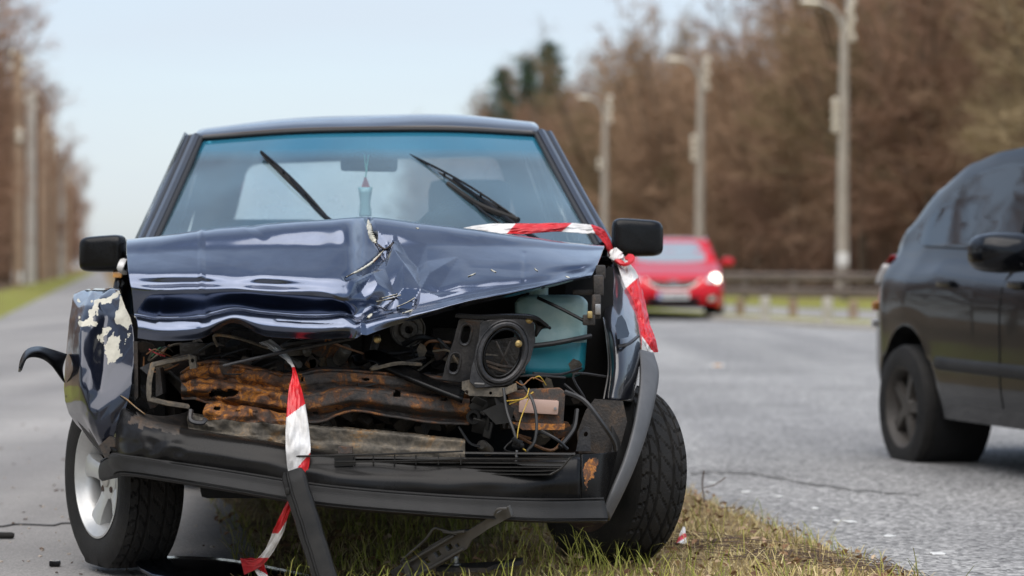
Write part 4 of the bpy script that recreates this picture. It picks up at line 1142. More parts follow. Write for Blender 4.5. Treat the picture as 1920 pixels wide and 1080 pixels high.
# inner wing, wheel housing, corner of the bumper
psheet('wheel_housing', 'dark_cavity', car, [((1140, 748, 7.34), (1150, 840, 7.2), (1133, 950, 7.1)), ((1190, 750, 7.44), (1180, 840, 7.32), (1140, 965, 7.16))], 8, 8)
pplate('inner_wing', 'grime_dark', car, [(1085, 850), (1082, 812), (1098, 770), (1115, 748), (1168, 752), (1176, 790), (1160, 850)], 7.26, holes=[ell(1100, 815, 5, 6)], thick=0.006)
pplate('mount_tab', 'bracket_metal', car, [(1080, 846), (1087, 810), (1097, 800), (1106, 802), (1108, 846)], 7.22, holes=[ell(1098, 814, 4.5, 5, n=12)], thick=0.006)
rustz = inpoly([(1096, 868), (1112, 858), (1124, 862), (1118, 885), (1106, 900), (1098, 920), (1094, 895)], 6, 0.12)
psheet('bumper_corner', 'bumper_plastic', car, [((1091, 852, 7.06), (1091, 900, 7.03), (1090, 944, 7.04)), ((1125, 850, 7.10), (1122, 900, 7.08), (1116, 944, 7.07)), ((1158, 846, 7.20), (1146, 895, 7.14), (1134, 944, 7.10))], 40, 40, zones=[('rust_orange', rustz)])
pplate('inner_wing', 'grime_dark', car, [(250, 640), (258, 642), (259, 745), (252, 752)], 7.24, thick=0.05)
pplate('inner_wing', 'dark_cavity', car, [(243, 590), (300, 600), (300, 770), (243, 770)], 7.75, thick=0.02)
# torn arch trim sticking out
psheet('torn_arch_trim', 'black_plastic', car, [
 ((126, 664, 7.42), (118, 690, 7.36), (122, 718, 7.40)), ((98, 655, 7.34), (97, 672, 7.28), (104, 694, 7.32)), ((72, 649, 7.28), (76, 660, 7.22), (84, 676, 7.26)),
 ((50, 655, 7.22), (58, 662, 7.17), (64, 670, 7.2)), ((38, 674, 7.18), (46, 674, 7.14), (50, 674, 7.16)), ((34, 697, 7.16), (38, 692, 7.13), (40, 690, 7.15))], 30, 12, solid=0.006)
psheet('torn_arch_trim', 'black_plastic', car, [
 ((122, 742, 7.40), (134, 740, 7.36)), ((140, 780, 7.36), (154, 776, 7.32)), ((165, 822, 7.32), (180, 812, 7.26)), ((196, 856, 7.24), (206, 838, 7.2)), ((214, 862, 7.2), (226, 846, 7.16))], 24, 6, solid=0.012)
pplate('mount_tab', 'grime_dark', car, [(185, 836), (205, 818), (226, 822), (240, 848), (226, 858), (196, 858)], 7.2, holes=[ell(209, 850, 4, 5, n=10)], thick=0.01)
# grey wheel arch flare
fl_in = [(1133, 955, 7.10), (1150, 915, 7.10), (1172, 862, 7.14), (1190, 800, 7.22), (1201, 735, 7.34), (1203, 690, 7.44), (1200, 655, 7.52)]
fl_out = [(1143, 976, 7.14), (1168, 927, 7.15), (1194, 868, 7.20), (1216, 802, 7.30), (1231, 737, 7.42), (1235, 697, 7.52), (1226, 662, 7.60)]
fl_bk = [(x - 4, y, Y + 0.09) for x, y, Y in fl_out]
fl_mid = [((a[0] + b[0]) / 2 + 2, (a[1] + b[1]) / 2, (a[2] + b[2]) / 2 - 0.012) for a, b in zip(fl_in, fl_out)]
fl_in2 = [(a[0] - 4, a[1], a[2] + 0.03) for a in fl_in]
psheet('wheel_arch_flare', 'flare_plastic', car, [fl_in2, fl_in, fl_mid, fl_out, fl_bk], 26, 50, solid=0.005)

# ---- bumper cover and grey strip
bt = [(224, 742, 7.30), (246, 772, 7.18), (330, 802, 7.07), (480, 826, 7.01), (640, 852, 6.99), (800, 862, 6.99), (960, 862, 7.01), (1088, 855, 7.06)]
b2 = [(214, 775, 7.28), (238, 800, 7.12), (330, 830, 7.01), (480, 855, 6.96), (640, 884, 6.94), (800, 893, 6.94), (960, 896, 6.96), (1088, 895, 7.02)]
b3 = [(208, 815, 7.28), (234, 830, 7.10), (330, 854, 7.00), (480, 876, 6.95), (640, 903, 6.93), (800, 915, 6.93), (960, 920, 6.95), (1088, 922, 7.02)]
b4 = [(212, 850, 7.28), (234, 862, 7.10), (330, 884, 7.01), (480, 905, 6.96), (640, 932, 6.94), (800, 944, 6.94), (960, 952, 6.96), (1088, 952, 7.03)]
b0 = [(232, 752, 7.45), (262, 775, 7.34), (340, 800, 7.25), (480, 822, 7.20), (640, 846, 7.18), (800, 856, 7.18), (960, 857, 7.2), (1086, 852, 7.22)]
def bump_fn(p, u, v):
    x, y = to_px(p)
    return p + Vector((0, -1, 0)) * (0.006 * noise.noise(Vector((x * 0.012, y * 0.03, 3))) + (0.012 * noise.noise(Vector((x * 0.04, y * 0.05, 1))) if x < 340 else 0))
zb = lambda x, y: segd(x, y, (255, 785, 330, 806)) < 10 + 10 * noise.noise(Vector((x * .07, y * .07, 0))) and x < 340
psheet('bumper_cover', 'bumper_plastic', car, [b0, bt, b2, b3, b4], 50, 120, bump_fn, zones=[('grime_dark', zb)], solid=0.005)
s0 = [(190, 868, 7.42), (204, 860, 7.24), (232, 855, 7.09), (400, 880, 6.955), (600, 911, 6.91), (800, 929, 6.90), (1000, 939, 6.93), (1132, 938, 7.04)]
s1 = [(187, 882, 7.42), (206, 874, 7.22), (236, 868, 7.083), (400, 893, 6.948), (600, 925, 6.903), (800, 943, 6.893), (1000, 954, 6.923), (1136, 955, 7.033)]
s2 = [(188, 896, 7.42), (212, 890, 7.23), (242, 886, 7.075), (400, 911, 6.94), (600, 944, 6.895), (800, 962, 6.885), (1000, 974, 6.915), (1139, 974, 7.025)]
s3 = [(192, 900, 7.46), (218, 894, 7.30), (248, 891, 7.15), (400, 915, 7.02), (600, 948, 6.98), (800, 966, 6.97), (1000, 977, 7.0), (1139, 977, 7.08)]
sm = [(a[0], a[1] - 3, a[2] + 0.05) for a in s0]
sA = [(a[0], a[1] + 1.5, a[2] - 0.004) for a in s0]
sB = [(a[0], a[1] - 2, a[2] - 0.001) for a in s2]
psheet('bumper_strip', 'grey_plastic', car, [sm, s0, sA, s1, sB, s2, s3], 60, 90, solid=0.004)

# ---- cross members
bx_ = [340, 372, 420, 480, 545, 600, 660, 740, 810, 880]
btop = [700, 682, 680, 690, 702, 692, 694, 700, 706, 716]
bbot = [748, 752, 768, 780, 792, 793, 773, 784, 794, 798]
prof = [(0.0, 0.10), (0.045, 0.004), (0.06, 0.0), (0.22, 0.0), (0.25, 0.004), (0.38, 0.018), (0.42, 0.014), (0.46, -0.018), (0.50, -0.022), (0.66, -0.026), (0.70, -0.02), (0.82, 0.014), (0.92, 0.018), (0.96, 0.01), (1.0, -0.014)]
rb = [[(x, t + (b - t) * f, 7.20 + dy) for f, dy in prof] for x, t, b in zip(bx_, btop, bbot)]
def rb_fn(p, u, v):
    x, y = to_px(p); d = 0.006 * noise.noise(Vector((x * 0.03, y * 0.05, 0))) + 0.003 * noise.noise(Vector((x * 0.09, y * 0.12, 3)))
    if x < 560: d += 0.022 * noise.noise(Vector((x * 0.028, y * 0.045, 2))) + 0.012 * noise.noise(Vector((x * 0.07, y * 0.09, 7)))
    return p + Vector((0, -1, 0.3)) * d
rbo = inpoly([(340, 670), (560, 670), (540, 740), (560, 800), (340, 800)], 60, 0.03)
hol = [inpoly([(740, 729), (752, 731), (750, 746), (738, 745)]), inpoly([(586, 768), (597, 769), (596, 776), (585, 775)]), inpoly([(827, 743), (840, 744), (839, 752), (827, 752)]), inpoly(ell(565, 711, 4.5, 5)), inpoly(ell(686, 711, 7, 2.5)), inpoly([(395, 728), (448, 733), (440, 742), (392, 744)], 6), inpoly(ell(630, 765, 2.5, 2.5)), inpoly(ell(806, 742, 2.5, 3))]
psheet('cross_member', 'rust_beam', car, rb, 200, 90, rb_fn, zones=[('rust_orange', rbo)], cut=lambda x, y: any(h(x, y) for h in hol), solid=0.006)['label'] = 'bent rusty upper cross member'
fl = [[(388, 757, 7.15), (380, 772, 7.12), (384, 786, 7.12)], [(440, 760, 7.15), (438, 775, 7.12), (440, 788, 7.12)], [(500, 768, 7.15), (500, 782, 7.12), (500, 793, 7.12)], [(570, 780, 7.16), (570, 792, 7.14), (568, 800, 7.14)]]
hl2 = [inpoly([(402, 761), (414, 764), (412, 769), (400, 768)]), inpoly([(442, 768), (451, 768), (450, 772), (441, 772)]), inpoly([(474, 770), (484, 771), (483, 774), (473, 774)])]
psheet('cross_member_flange', 'rust_orange', car, fl, 90, 20, rb_fn, cut=lambda x, y: any(h(x, y) for h in hl2), solid=0.005)
lx = [352, 400, 470, 545, 620, 700, 780, 872]
lt = [778, 784, 790, 798, 804, 810, 818, 828]
lb = [826, 838, 845, 851, 855, 860, 865, 868]
psheet('lower_cross_member', 'grime_beam', car, [[(x, t - 5, 7.22), (x, t - 1, 7.135), (x, t, 7.128), (x, t + 2, 7.122), (x, t + (b - t) * 0.45, 7.128), (x, t + (b - t) * 0.55, 7.118), (x, b - 3, 7.122), (x, b - 1, 7.10), (x, b, 7.098), (x, b + 1, 7.13)] for x, t, b in zip(lx, lt, lb)], 120, 60, rb_fn, solid=0.006)
# crumpled panel left of the lower beam
psheet('valance_panel', 'grime_dark', car, [[(255, 772, 7.16), (262, 790, 7.12), (270, 805, 7.08)], [(300, 780, 7.2), (310, 796, 7.14), (320, 814, 7.07)], [(340, 775, 7.26), (352, 800, 7.18), (365, 822, 7.08)], [(352, 770, 7.3), (372, 815, 7.2), (420, 838, 7.08)]], 30, 24, lambda p, u, v: p + Vector((0, -0.02, 0)) * noise.noise(p * 14), solid=0.004)
psheet('valance_panel', 'grime_beam', car, [[(225, 742, 7.2), (236, 748, 7.18)], [(246, 758, 7.19), (256, 766, 7.16)], [(262, 770, 7.18), (272, 778, 7.15)]], 10, 5, solid=0.003)
# folded bracket frame on the left
fr = [(358, 668, 7.16), (322, 676, 7.13), (286, 684, 7.10), (280, 715, 7.10), (279, 748, 7.10), (312, 756, 7.12), (352, 762, 7.15)]
MB().tube([W3(p) for p in fr[:3]] + spl([W3(p) for p in fr[2:5]], 8)[1:] + [W3(p) for p in fr[5:]], 0.0075, 6, flat=2.2).build('bracket_frame', 'grime_beam', car)
pplate('bracket_frame', 'grime_dark', car, [(292, 690), (300, 690), (305, 738), (292, 744)], 7.16, thick=0.08)
pplate('bracket_frame', 'grime_beam', car, [(352, 664), (366, 668), (368, 690), (356, 692)], 7.14, thick=0.03, holes=[ell(361, 676, 3.5, 4, n=8)])
ptube('frame_bracket', 'bracket_metal', car, [(358, 768, 7.1), (358, 788, 7.09), (378, 793, 7.09), (386, 786, 7.1)], 0.007, 16, 6)
# plastic clip scrap upper left
simple('wire_green', (0.05, 0.16, 0.08), 0.5); simple('wire_red', (0.35, 0.03, 0.03), 0.5)
for i, (pts, mt) in enumerate((([(275, 664, 7.2), (290, 655, 7.15), (305, 662, 7.15), (320, 668, 7.2)], 'wire_brown'), ([(285, 668, 7.18), (300, 652, 7.14), (318, 654, 7.2)], 'wire_green'), ([(295, 662, 7.15), (312, 650, 7.12), (324, 660, 7.2)], 'wire_black'), ([(280, 655, 7.2), (292, 662, 7.15), (310, 668, 7.15)], 'wire_red'), ([(300, 668, 7.15), (318, 646, 7.15)], 'wire_brown'))):
    ptube('loose_wire', mt, car, pts, 0.0022, 12, 5)
pplate('torn_bracket', 'bracket_metal', car, [(262, 690), (280, 680), (286, 690), (276, 702)], 7.12, thick=0.012)
# ---- diagonal stay, air duct, pulley, bolts
ptube('bonnet_stay', 'steel', car, [(418, 686, 7.12), (540, 658, 7.14), (664, 634, 7.2)], 0.0052, 10, 8).data.materials[0] = M['bracket_metal']
psheet('air_duct', 'black_plastic', car, [[(660, 668, 7.34), (662, 680, 7.3)], [(700, 656, 7.30), (700, 676, 7.22)], [(745, 672, 7.26), (735, 692, 7.18)], [(800, 704, 7.2), (790, 716, 7.14)], [(872, 728, 7.16), (868, 748, 7.1)]], 26, 8, solid=0.014)
m = Matrix.Translation(W(765, 618, 7.55)) @ Matrix.Rotation(math.radians(-80), 4, 'Z')
MB().lathe([(0.012, 0.02), (0.025, 0.02), (0.030, 0.008), (0.044, 0.008), (0.047, 0.015), (0.05, 0.015), (0.05, -0.03), (0.01, -0.03)], m, 36).build('pulley', 'engine_alloy', car)
for (x, y, Y) in ((707, 637, 7.15), (992, 600, 7.08), (972, 645, 7.10)):
    m = Matrix.Translation(W(x, y, Y)) @ Matrix.Rotation(math.radians(-95), 4, 'Z')
    MB().lathe([(0.0, 0.014), (0.0045, 0.014), (0.005, 0.010), (0.0075, 0.009), (0.008, 0.0), (0.010, -0.002), (0.010, -0.012), (0, -0.012)], m, 12).build('bolt', 'brass', car)
# ---- engine bay
rr = random.Random(21)
eng = MB()
eng.box(W(600, 700, 7.85), (0.62, 0.36, 0.30), bev=0.03)
eng.box(W(560, 640, 7.75), (0.40, 0.20, 0.08), bev=0.02)
eng.box(W(420, 690, 7.7), (0.16, 0.16, 0.14), bev=0.02)
eng.box(W(860, 680, 7.75), (0.16, 0.2, 0.22), bev=0.02)
for i in range(46):
    x = rr.uniform(300, 960); y = rr.uniform(640, 850); Y = rr.uniform(7.32, 7.6)
    eng.box(W(x, y, Y), (rr.uniform(0.02, 0.09), rr.uniform(0.03, 0.12), rr.uniform(0.015, 0.06)), rot=(rr.gauss(0, 0.3), rr.gauss(0, 0.3), rr.gauss(0, 0.3)), bev=0.004)
eng.build('engine', 'engine_dark', car)
for i in range(26):
    eng = MB()
    x = rr.uniform(310, 930); y = rr.uniform(640, 690) if i % 2 else rr.uniform(800, 850); Y = rr.uniform(7.3, 7.5)
    a = rr.gauss(0, 0.5)
    m = Matrix.Translation(W(x, y, Y)) @ Euler((rr.gauss(0, .4), rr.gauss(0, .4), -1.57 + a)).to_matrix().to_4x4(); r = rr.uniform(0.008, 0.022)
    eng.lathe([(0.0, 0.03), (r * 0.8, 0.03), (r, 0.02), (r, -0.04), (0, -0.04)], m, 12)
    eng.build('engine_fitting', 'engine_alloy', car)
for i in range(18):
    eng = MB()
    x = rr.uniform(300, 900); y = rr.uniform(640, 700); Y = rr.uniform(7.3, 7.55)
    eng.tube(spl([W(x, y, Y), W(x + rr.uniform(20, 60), y + rr.uniform(-25, 20), Y - 0.02), W(x + rr.uniform(60, 130), y + rr.uniform(-20, 30), Y + 0.04)], 12), rr.uniform(0.004, 0.010), 6)
    eng.build('engine_hose', 'hose_rubber', car)
for i in range(9):
    mb = MB(); x = rr.choice((520, 600, 640, 700, 400)) + rr.uniform(-30, 30); mb.box(W(x, rr.uniform(650, 690), 7.36), (rr.uniform(0.02, 0.05), 0.02, rr.uniform(0.02, 0.05)), rot=(0, rr.gauss(0, .3), 0), bev=0.003)
    mb.build('engine_bracket', 'rust_beam', car)
# torn wiring and bent brackets filling the gap behind the beam
for i in range(34):
    x = rr.choice((rr.uniform(265, 420), rr.uniform(420, 700), rr.uniform(690, 880), rr.uniform(940, 1090))); y = rr.uniform(645, 700) if x < 880 else rr.uniform(720, 830); Y = rr.uniform(7.2, 7.4)
    ptube('loose_wire', rr.choice(('wire_black', 'wire_black', 'wire_brown', 'hose_rubber', 'grime_beam')), car, [(x, y, Y), (x + rr.uniform(-30, 45), y + rr.uniform(-22, 30), Y - 0.03), (x + rr.uniform(10, 70), y + rr.uniform(-20, 35), Y - 0.02), (x + rr.uniform(30, 110), y + rr.uniform(-25, 30), Y + 0.03)], rr.uniform(0.002, 0.0055), 16, 5)
for i in range(22):
    x = rr.choice((rr.uniform(262, 350), rr.uniform(420, 860), rr.uniform(1000, 1085))); y = rr.uniform(640, 690) if 400 < x < 880 else rr.uniform(640, 830); Y = rr.uniform(7.22, 7.42); w, h_ = rr.uniform(8, 26), rr.uniform(6, 18)
    pplate('torn_bracket', rr.choice(('grime_dark', 'bracket_metal', 'rust_beam', 'grime_beam', 'engine_alloy')), car, [(x - w, y + rr.uniform(-4, 4)), (x - w * 0.3, y - h_), (x + w * 0.6, y - h_ * 0.7), (x + w, y + rr.uniform(-3, 6)), (x + w * 0.4, y + h_ * 0.8), (x - w * 0.5, y + h_)], Y, thick=0.012, Yf=(lambda a, b, c: (lambda px, py: c + (px - a) * 0.0006 + (py - b) * 0.0008))(x, y, Y))
# bulkhead, bay sides, underbody
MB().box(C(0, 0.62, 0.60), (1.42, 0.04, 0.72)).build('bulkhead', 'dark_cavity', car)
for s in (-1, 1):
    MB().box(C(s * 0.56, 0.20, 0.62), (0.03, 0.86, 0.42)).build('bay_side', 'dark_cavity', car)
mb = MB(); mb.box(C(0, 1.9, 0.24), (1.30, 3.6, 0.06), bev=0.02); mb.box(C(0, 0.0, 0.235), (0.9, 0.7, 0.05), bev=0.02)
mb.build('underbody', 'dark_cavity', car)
mb = MB(); mb.tube([C(-0.70, 0, 0.27), C(0.70, 0, 0.27)], 0.028, 10); mb.tube([C(-0.45, 0.25, 0.24), C(0.45, 0.25, 0.24)], 0.03, 10)
mb.build('axle', 'engine_dark', car)
# ---- headlamp carrier
pl = lambda x, y: 7.13 + (y - 600) * 0.0003
pplate('headlamp_strut', 'bracket_metal', car, [(860, 600), (872, 594), (908, 598), (902, 640), (890, 690), (880, 720), (828, 713), (836, 680), (850, 640)], 7.13, holes=[slot(873, 627, 15, 34, 0.22), slot(852, 681, 15, 34, 0.22)], thick=0.008, Yf=pl, bevel=0.002)
for (cx, cy) in ((873, 627), (852, 681)):
    ring = [W(x, y, pl(x, y) - 0.002) for x, y in slot(cx, cy, 21, 41, 0.22)]
    MB().tube(ring + ring[:1], 0.0028, 6, caps=False).build('slot_rim', 'bracket_metal', car)
hr = lambda x, y: 7.10 + (x - 880) * 0.0003
pplate('headlamp_carrier', 'bracket_metal', car, [(900, 604), (930, 597), (985, 592), (1002, 606), (1004, 640), (994, 676), (972, 706), (938, 724), (892, 728), (880, 716), (884, 690), (896, 650)], 7.1, holes=[ell(942, 662, 37, 50, 0.35, 32)], thick=0.010, Yf=hr, bevel=0.002)
for k, (rx, ry, rr_, dY) in enumerate(((41, 55, 0.0075, -0.004), (33, 46, 0.004, 0.012), (48, 62, 0.0035, 0.0))):
    ring = [W(x, y, hr(x, y) + dY) for x, y in ell(942, 662, rx, ry, 0.35, 40)]
    MB().tube(ring + ring[:1], rr_, 8, caps=False).build('lamp_ring', 'bracket_metal' if k != 1 else 'black_plastic', car)
MB().tube(spl([W3(p) for p in ((858, 592, 7.12), (900, 595, 7.09), (960, 593, 7.07), (1000, 596, 7.07), (1022, 610, 7.1))], 20), 0.008, 6, flat=2.0).build('carrier_edge', 'black_plastic', car)
psheet('carrier_edge', 'black_plastic', car, [[(985, 592, 7.10), (1004, 604, 7.09), (1006, 632, 7.1)], [(1012, 600, 7.12), (1022, 610, 7.11), (1016, 618, 7.12)], [(1030, 612, 7.14), (1034, 616, 7.13), (1026, 616, 7.14)]], 12, 12, solid=0.006)
for (a, b) in (((915, 685), (962, 700)), ((912, 678), (968, 690)), ((930, 640), (955, 690)), ((958, 640), (935, 690))):
    ptube('lamp_bracket_rib', 'grime_dark', car, [(a[0], a[1], 7.16), ((a[0] + b[0]) / 2, (a[1] + b[1]) / 2 + 2, 7.15), (b[0], b[1], 7.17)], 0.004, 8, 6)
pplate('carrier_foot', 'grime_beam', car, [(866, 716), (880, 712), (893, 728), (950, 726), (968, 718), (970, 732), (938, 744), (880, 742), (866, 730)], 7.12, holes=[ell(875, 735, 3.5, 4, n=8), ell(920, 737, 3, 3, n=8)], thick=0.012)
MB().tube([W(890, 719, 7.08), W(908, 720, 7.075)], 0.0028, 6).build('screw', 'steel', car)
pplate('lamp_back', 'engine_dark', car, [(905, 640), (985, 630), (985, 700), (910, 705)], 7.36, thick=0.03)
# ---- washer tank: pale empty top, coloured fluid below
simple('tank_pale', (0.22, 0.38, 0.38), 0.35, col2=(0.42, 0.54, 0.50), vscale=9, bump=0.2, bscale=20)
simple('tank_fluid', (0.015, 0.17, 0.23), 0.3, col2=(0.03, 0.24, 0.29), vscale=6)
mb = MB(); rows = []
for k in range(41):
    t = k / 40; y = 553 + 153 * t; e = min(1.0, 0.72 + 0.28 * min(1, min(t, 1 - t) / 0.09) ** 0.5); w = 0.106 * e * (1 - 0.10 * max(0, t - 0.55)); dd = 0.085 * e
    c = W(1034 - 4 * t, y, 7.52); ring = []
    for j in range(48):
        a_ = 2 * math.pi * j / 48; cc, ss = math.cos(a_), math.sin(a_)
        ring.append(c + Vector((abs(cc) ** 0.4 * (1 if cc >= 0 else -1) * w, abs(ss) ** 0.4 * (1 if ss >= 0 else -1) * dd, 0)) + Vector((0, -0.006 * noise.noise(Vector((j * 0.3, t * 4, 0))), 0)))
    rows.append(ring)
mb.grid(rows, close_v=True); mb.f.append(tuple(range(48))); mb.f.append(tuple(40 * 48 + j for j in range(48)))
zbuild(mb, 'washer_tank', 'tank_pale', car, [('tank_fluid', lambda x, y: y > 642)])
MB().tube([W(1010, 556, 7.5), W(1010, 540, 7.5)], 0.028, 14).build('tank_neck', 'tank_pale', car)
ptube('tank_strap', 'hose_rubber', car, [(985, 650, 7.40), (1030, 645, 7.405), (1070, 638, 7.41), (1108, 630, 7.44)], 0.0075, 16, 8, 1.0)
ptube('support_rod', 'black_plastic', car, [(1008, 558, 7.32), (1050, 578, 7.3), (1094, 601, 7.28)], 0.0048, 8, 8)
mb = MB()
mb.box(W(1104, 600, 7.28), (0.035, 0.04, 0.03), bev=0.005); mb.box(W(1118, 575, 7.32), (0.026, 0.04, 0.07), bev=0.006); mb.box(W(1122, 535, 7.36), (0.030, 0.05, 0.06), bev=0.008)
mb.box(W(1100, 548, 7.4), (0.08, 0.03, 0.016), bev=0.004); mb.box(W(1126, 510, 7.42), (0.028, 0.04, 0.04), bev=0.006)
mb.build('bonnet_hinge', 'grime_dark', car)
MB().box(W(1106, 590, 7.25), (0.014, 0.02, 0.02), bev=0.003).build('hinge_nut', 'brass', car)
MB().box(W(1121, 580, 7.29), (0.016, 0.01, 0.03), bev=0.002).build('hinge_plate', 'steel', car)
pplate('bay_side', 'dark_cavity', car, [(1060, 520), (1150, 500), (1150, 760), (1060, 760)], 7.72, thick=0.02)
ptube('bay_hose', 'hose_rubber', car, [(1000, 700, 7.2), (1050, 702, 7.3), (1090, 690, 7.4)], 0.004, 12, 6)
# ---- indicator lamp in its rusty holder
pplate('lamp_holder', 'rust_beam', car, [(950, 735), (1000, 730), (1050, 728), (1060, 736), (1056, 798), (1050, 802), (968, 790), (955, 760)], 7.15, thick=0.05, bevel=0.003)
pplate('lamp_holder', 'rust_orange', car, [(960, 792), (1060, 796), (1058, 806), (980, 806)], 7.13, thick=0.05)
m_, nt, b = new_mat('lens_pale')
b.inputs['Base Color'].default_value = (0.62, 0.42, 0.34, 1); b.inputs['Roughness'].default_value = 0.25; b.inputs['Coat Weight'].default_value = 0.6
wv = nt.nodes.new('ShaderNodeTexWave'); wv.inputs['Scale'].default_value = 120; tcx = nt.nodes.new('ShaderNodeTexCoord'); nt.links.new(tcx.outputs['Object'], wv.inputs['Vector'])
bp = nt.nodes.new('ShaderNodeBump'); bp.inputs['Strength'].default_value = 0.6; bp.inputs['Distance'].default_value = 0.003; nt.links.new(wv.outputs['Fac'], bp.inputs['Height']); nt.links.new(bp.outputs['Normal'], b.inputs['Normal'])
MB().box(W(1010, 762, 7.135), (0.110, 0.03, 0.040), rot=(0, 0.06, 0), bev=0.006).build('indicator_lamp', 'lens_pale', car)
MB().tube([W(1041, 766, 7.11), W(1041, 766, 7.125)], 0.004, 8).build('screw', 'steel', car)
# crushed dark plastic beside it
mb = MB(); rr = random.Random(9)
for i in range(11):
    mb.box(W(rr.uniform(882, 960), rr.uniform(752, 812), rr.uniform(7.1, 7.2)), (rr.uniform(0.02, 0.06), 0.006, rr.uniform(0.02, 0.05)), rot=(rr.gauss(0, .6), rr.gauss(0, .7), rr.gauss(0, .6)), bev=0.002)
mb.build('crushed_plastic', 'dusty_plastic', car)
pplate('crushed_plastic', 'dusty_plastic', car, [(905, 770), (940, 755), (965, 765), (958, 792), (930, 796)], 7.09, thick=0.004)
m = Matrix.Translation(W(888, 782, 7.12)) @ Matrix.Rotation(math.radians(-95), 4, 'Z')
MB().lathe([(0.006, 0.0), (0.012, 0.01), (0.02, 0.01), (0.022, -0.02), (0, -0.02)], m, 14).build('horn', 'black_plastic', car)
# ---- wires
WR = [([(944, 728, 7.08), (950, 770, 7.06), (962, 805, 7.04), (970, 832, 7.03)], 0.0042, 'wire_black'), ([(975, 715, 7.12), (998, 750, 7.06), (1006, 790, 7.04), (1002, 828, 7.03), (988, 846, 7.03)], 0.0042, 'wire_black'),
      ([(992, 745, 7.08), (975, 790, 7.06), (968, 830, 7.04)], 0.0016, 'wire_yellow'), ([(950, 752, 7.09), (980, 748, 7.07), (1000, 735, 7.08)], 0.0018, 'wire_yellow'), ([(955, 758, 7.09), (985, 745, 7.07), (992, 728, 7.08)], 0.0016, 'wire_yellow'),
      ([(968, 716, 7.1), (980, 722, 7.07), (990, 714, 7.07), (1000, 708, 7.07), (1018, 716, 7.08)], 0.0017, 'wire_brown'), ([(1000, 710, 7.08), (1012, 706, 7.07), (1024, 722, 7.1)], 0.0016, 'wire_yellow'),
      ([(1060, 735, 7.12), (1096, 752, 7.08), (1130, 795, 7.07), (1150, 826, 7.1), (1154, 844, 7.12)], 0.0068, 'hose_rubber'), ([(1015, 808, 7.12), (1045, 825, 7.1), (1064, 842, 7.12)], 0.0045, 'hose_rubber'),
      ([(1082, 768, 7.3), (1075, 805, 7.26), (1050, 838, 7.2)], 0.007, 'hose_rubber'), ([(988, 846, 7.03), (984, 844, 7.04), (976, 838, 7.04)], 0.0025, 'wire_yellow'), ([(860, 800, 7.2), (880, 830, 7.2), (900, 838, 7.2)], 0.004, 'wire_black'),
      ([(930, 700, 7.2), (960, 706, 7.15), (1000, 704, 7.15), (1060, 708, 7.2)], 0.003, 'wire_black')]
for pts, r, mt in WR: ptube('loose_wire', mt, car, pts, r, 26, 6)
mb = MB(); mb.box(W(970, 832, 7.03), (0.028, 0.02, 0.026), rot=(0, 0.3, 0), bev=0.004); mb.box(W(965, 826, 7.02), (0.012, 0.014, 0.02), rot=(0, -0.4, 0), bev=0.003); mb.box(W(979, 836, 7.02), (0.012, 0.014, 0.014), bev=0.003)
mb.build('wire_connector', 'black_plastic', car)
MB().tube([W(969, 844, 7.02), W(968, 858, 7.02)], 0.0035, 8).build('connector_pin', 'steel', car)
# ---- lower grille
for i, (y0, y1, x0, x1) in enumerate(((849, 851, 872, 1078), (858, 860, 664, 1066), (866, 868, 664, 1062), (874, 876, 664, 1056), (880, 883, 664, 1046), (884, 890, 664, 1032))):
    n = 12; rows = []
    for k in range(n):
        x = x0 + (x1 - x0) * k / (n - 1); y = y0 + (y1 - y0) * k / (n - 1) - (5 * ((x - 1000) / 70) ** 2 if x > 1000 and i > 3 else 0)
        rows.append([W(x, y - 2.2, 6.985), W(x, y - 1.2, 6.962), W(x, y + 1.6, 6.957), W(x, y + 2.4, 6.985)])
    MB().grid(rows, close_v=True).build('grille_slat', 'dusty_plastic', car, smooth=False)
ptube('grille_edge', 'dusty_plastic', car, [(1078, 850, 6.97), (1066, 862, 6.96), (1052, 878, 6.96), (1032, 890, 6.96)], 0.0035, 14, 6)
for i, (x0, y0, x1, y1) in enumerate(((537, 856, 868, 846), (628, 866, 870, 860))):
    ptube('broken_slat', 'dusty_plastic', car, [(x0, y0, 6.93), ((x0 + x1) / 2, (y0 + y1) / 2 + 1, 6.93), (x1, y1, 6.95)], 0.0026, 12, 6)
for x in (665, 700, 740, 780, 822, 864):
    MB().box(W(x, 862, 6.95), (0.003, 0.012, 0.026)).build('grille_rib', 'dusty_plastic', car)
pplate('grille_clip', 'dusty_plastic', car, [(627, 852), (662, 850), (662, 873), (627, 875)], 6.945, thick=0.02)
pplate('grille_clip', 'rust_beam', car, [(634, 838), (660, 838), (660, 850), (634, 851)], 7.0, thick=0.03)
# ---- cab: windscreen, roof, pillars, doors
glass('windscreen_glass', (0.84, 0.95, 0.98), 2.2, 0.16, (0.30, 0.56, 0.72), band=(1.240, 1.285, ((0.15, 0.50, 0.66), (0.06, 0.36, 0.56))))  # blue film colour: dust with the sky's reflection painted in
wt = [(381, 262, 9.08), (540, 250, 9.00), (690, 246, 8.97), (850, 246, 9.00), (1001, 254, 9.08)]
wb = [(284, 474, 8.30), (480, 480, 8.20), (690, 482, 8.17), (900, 476, 8.20), (1117, 462, 8.30)]
wm = [tuple((a + b) / 2 for a, b in zip(p, q)) for p, q in zip(wt, wb)]
wm[1] = (wm[1][0], wm[1][1], wm[1][2] - 0.015); wm[2] = (wm[2][0], wm[2][1], wm[2][2] - 0.02); wm[3] = (wm[3][0], wm[3][1], wm[3][2] - 0.015)
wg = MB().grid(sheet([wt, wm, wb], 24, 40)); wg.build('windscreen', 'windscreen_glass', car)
seal_top = [(x, y - 3, Y - 0.012) for x, y, Y in wt]
ptube('windscreen_seal', 'seal_rubber', car, seal_top, 0.0075, 40, 8)
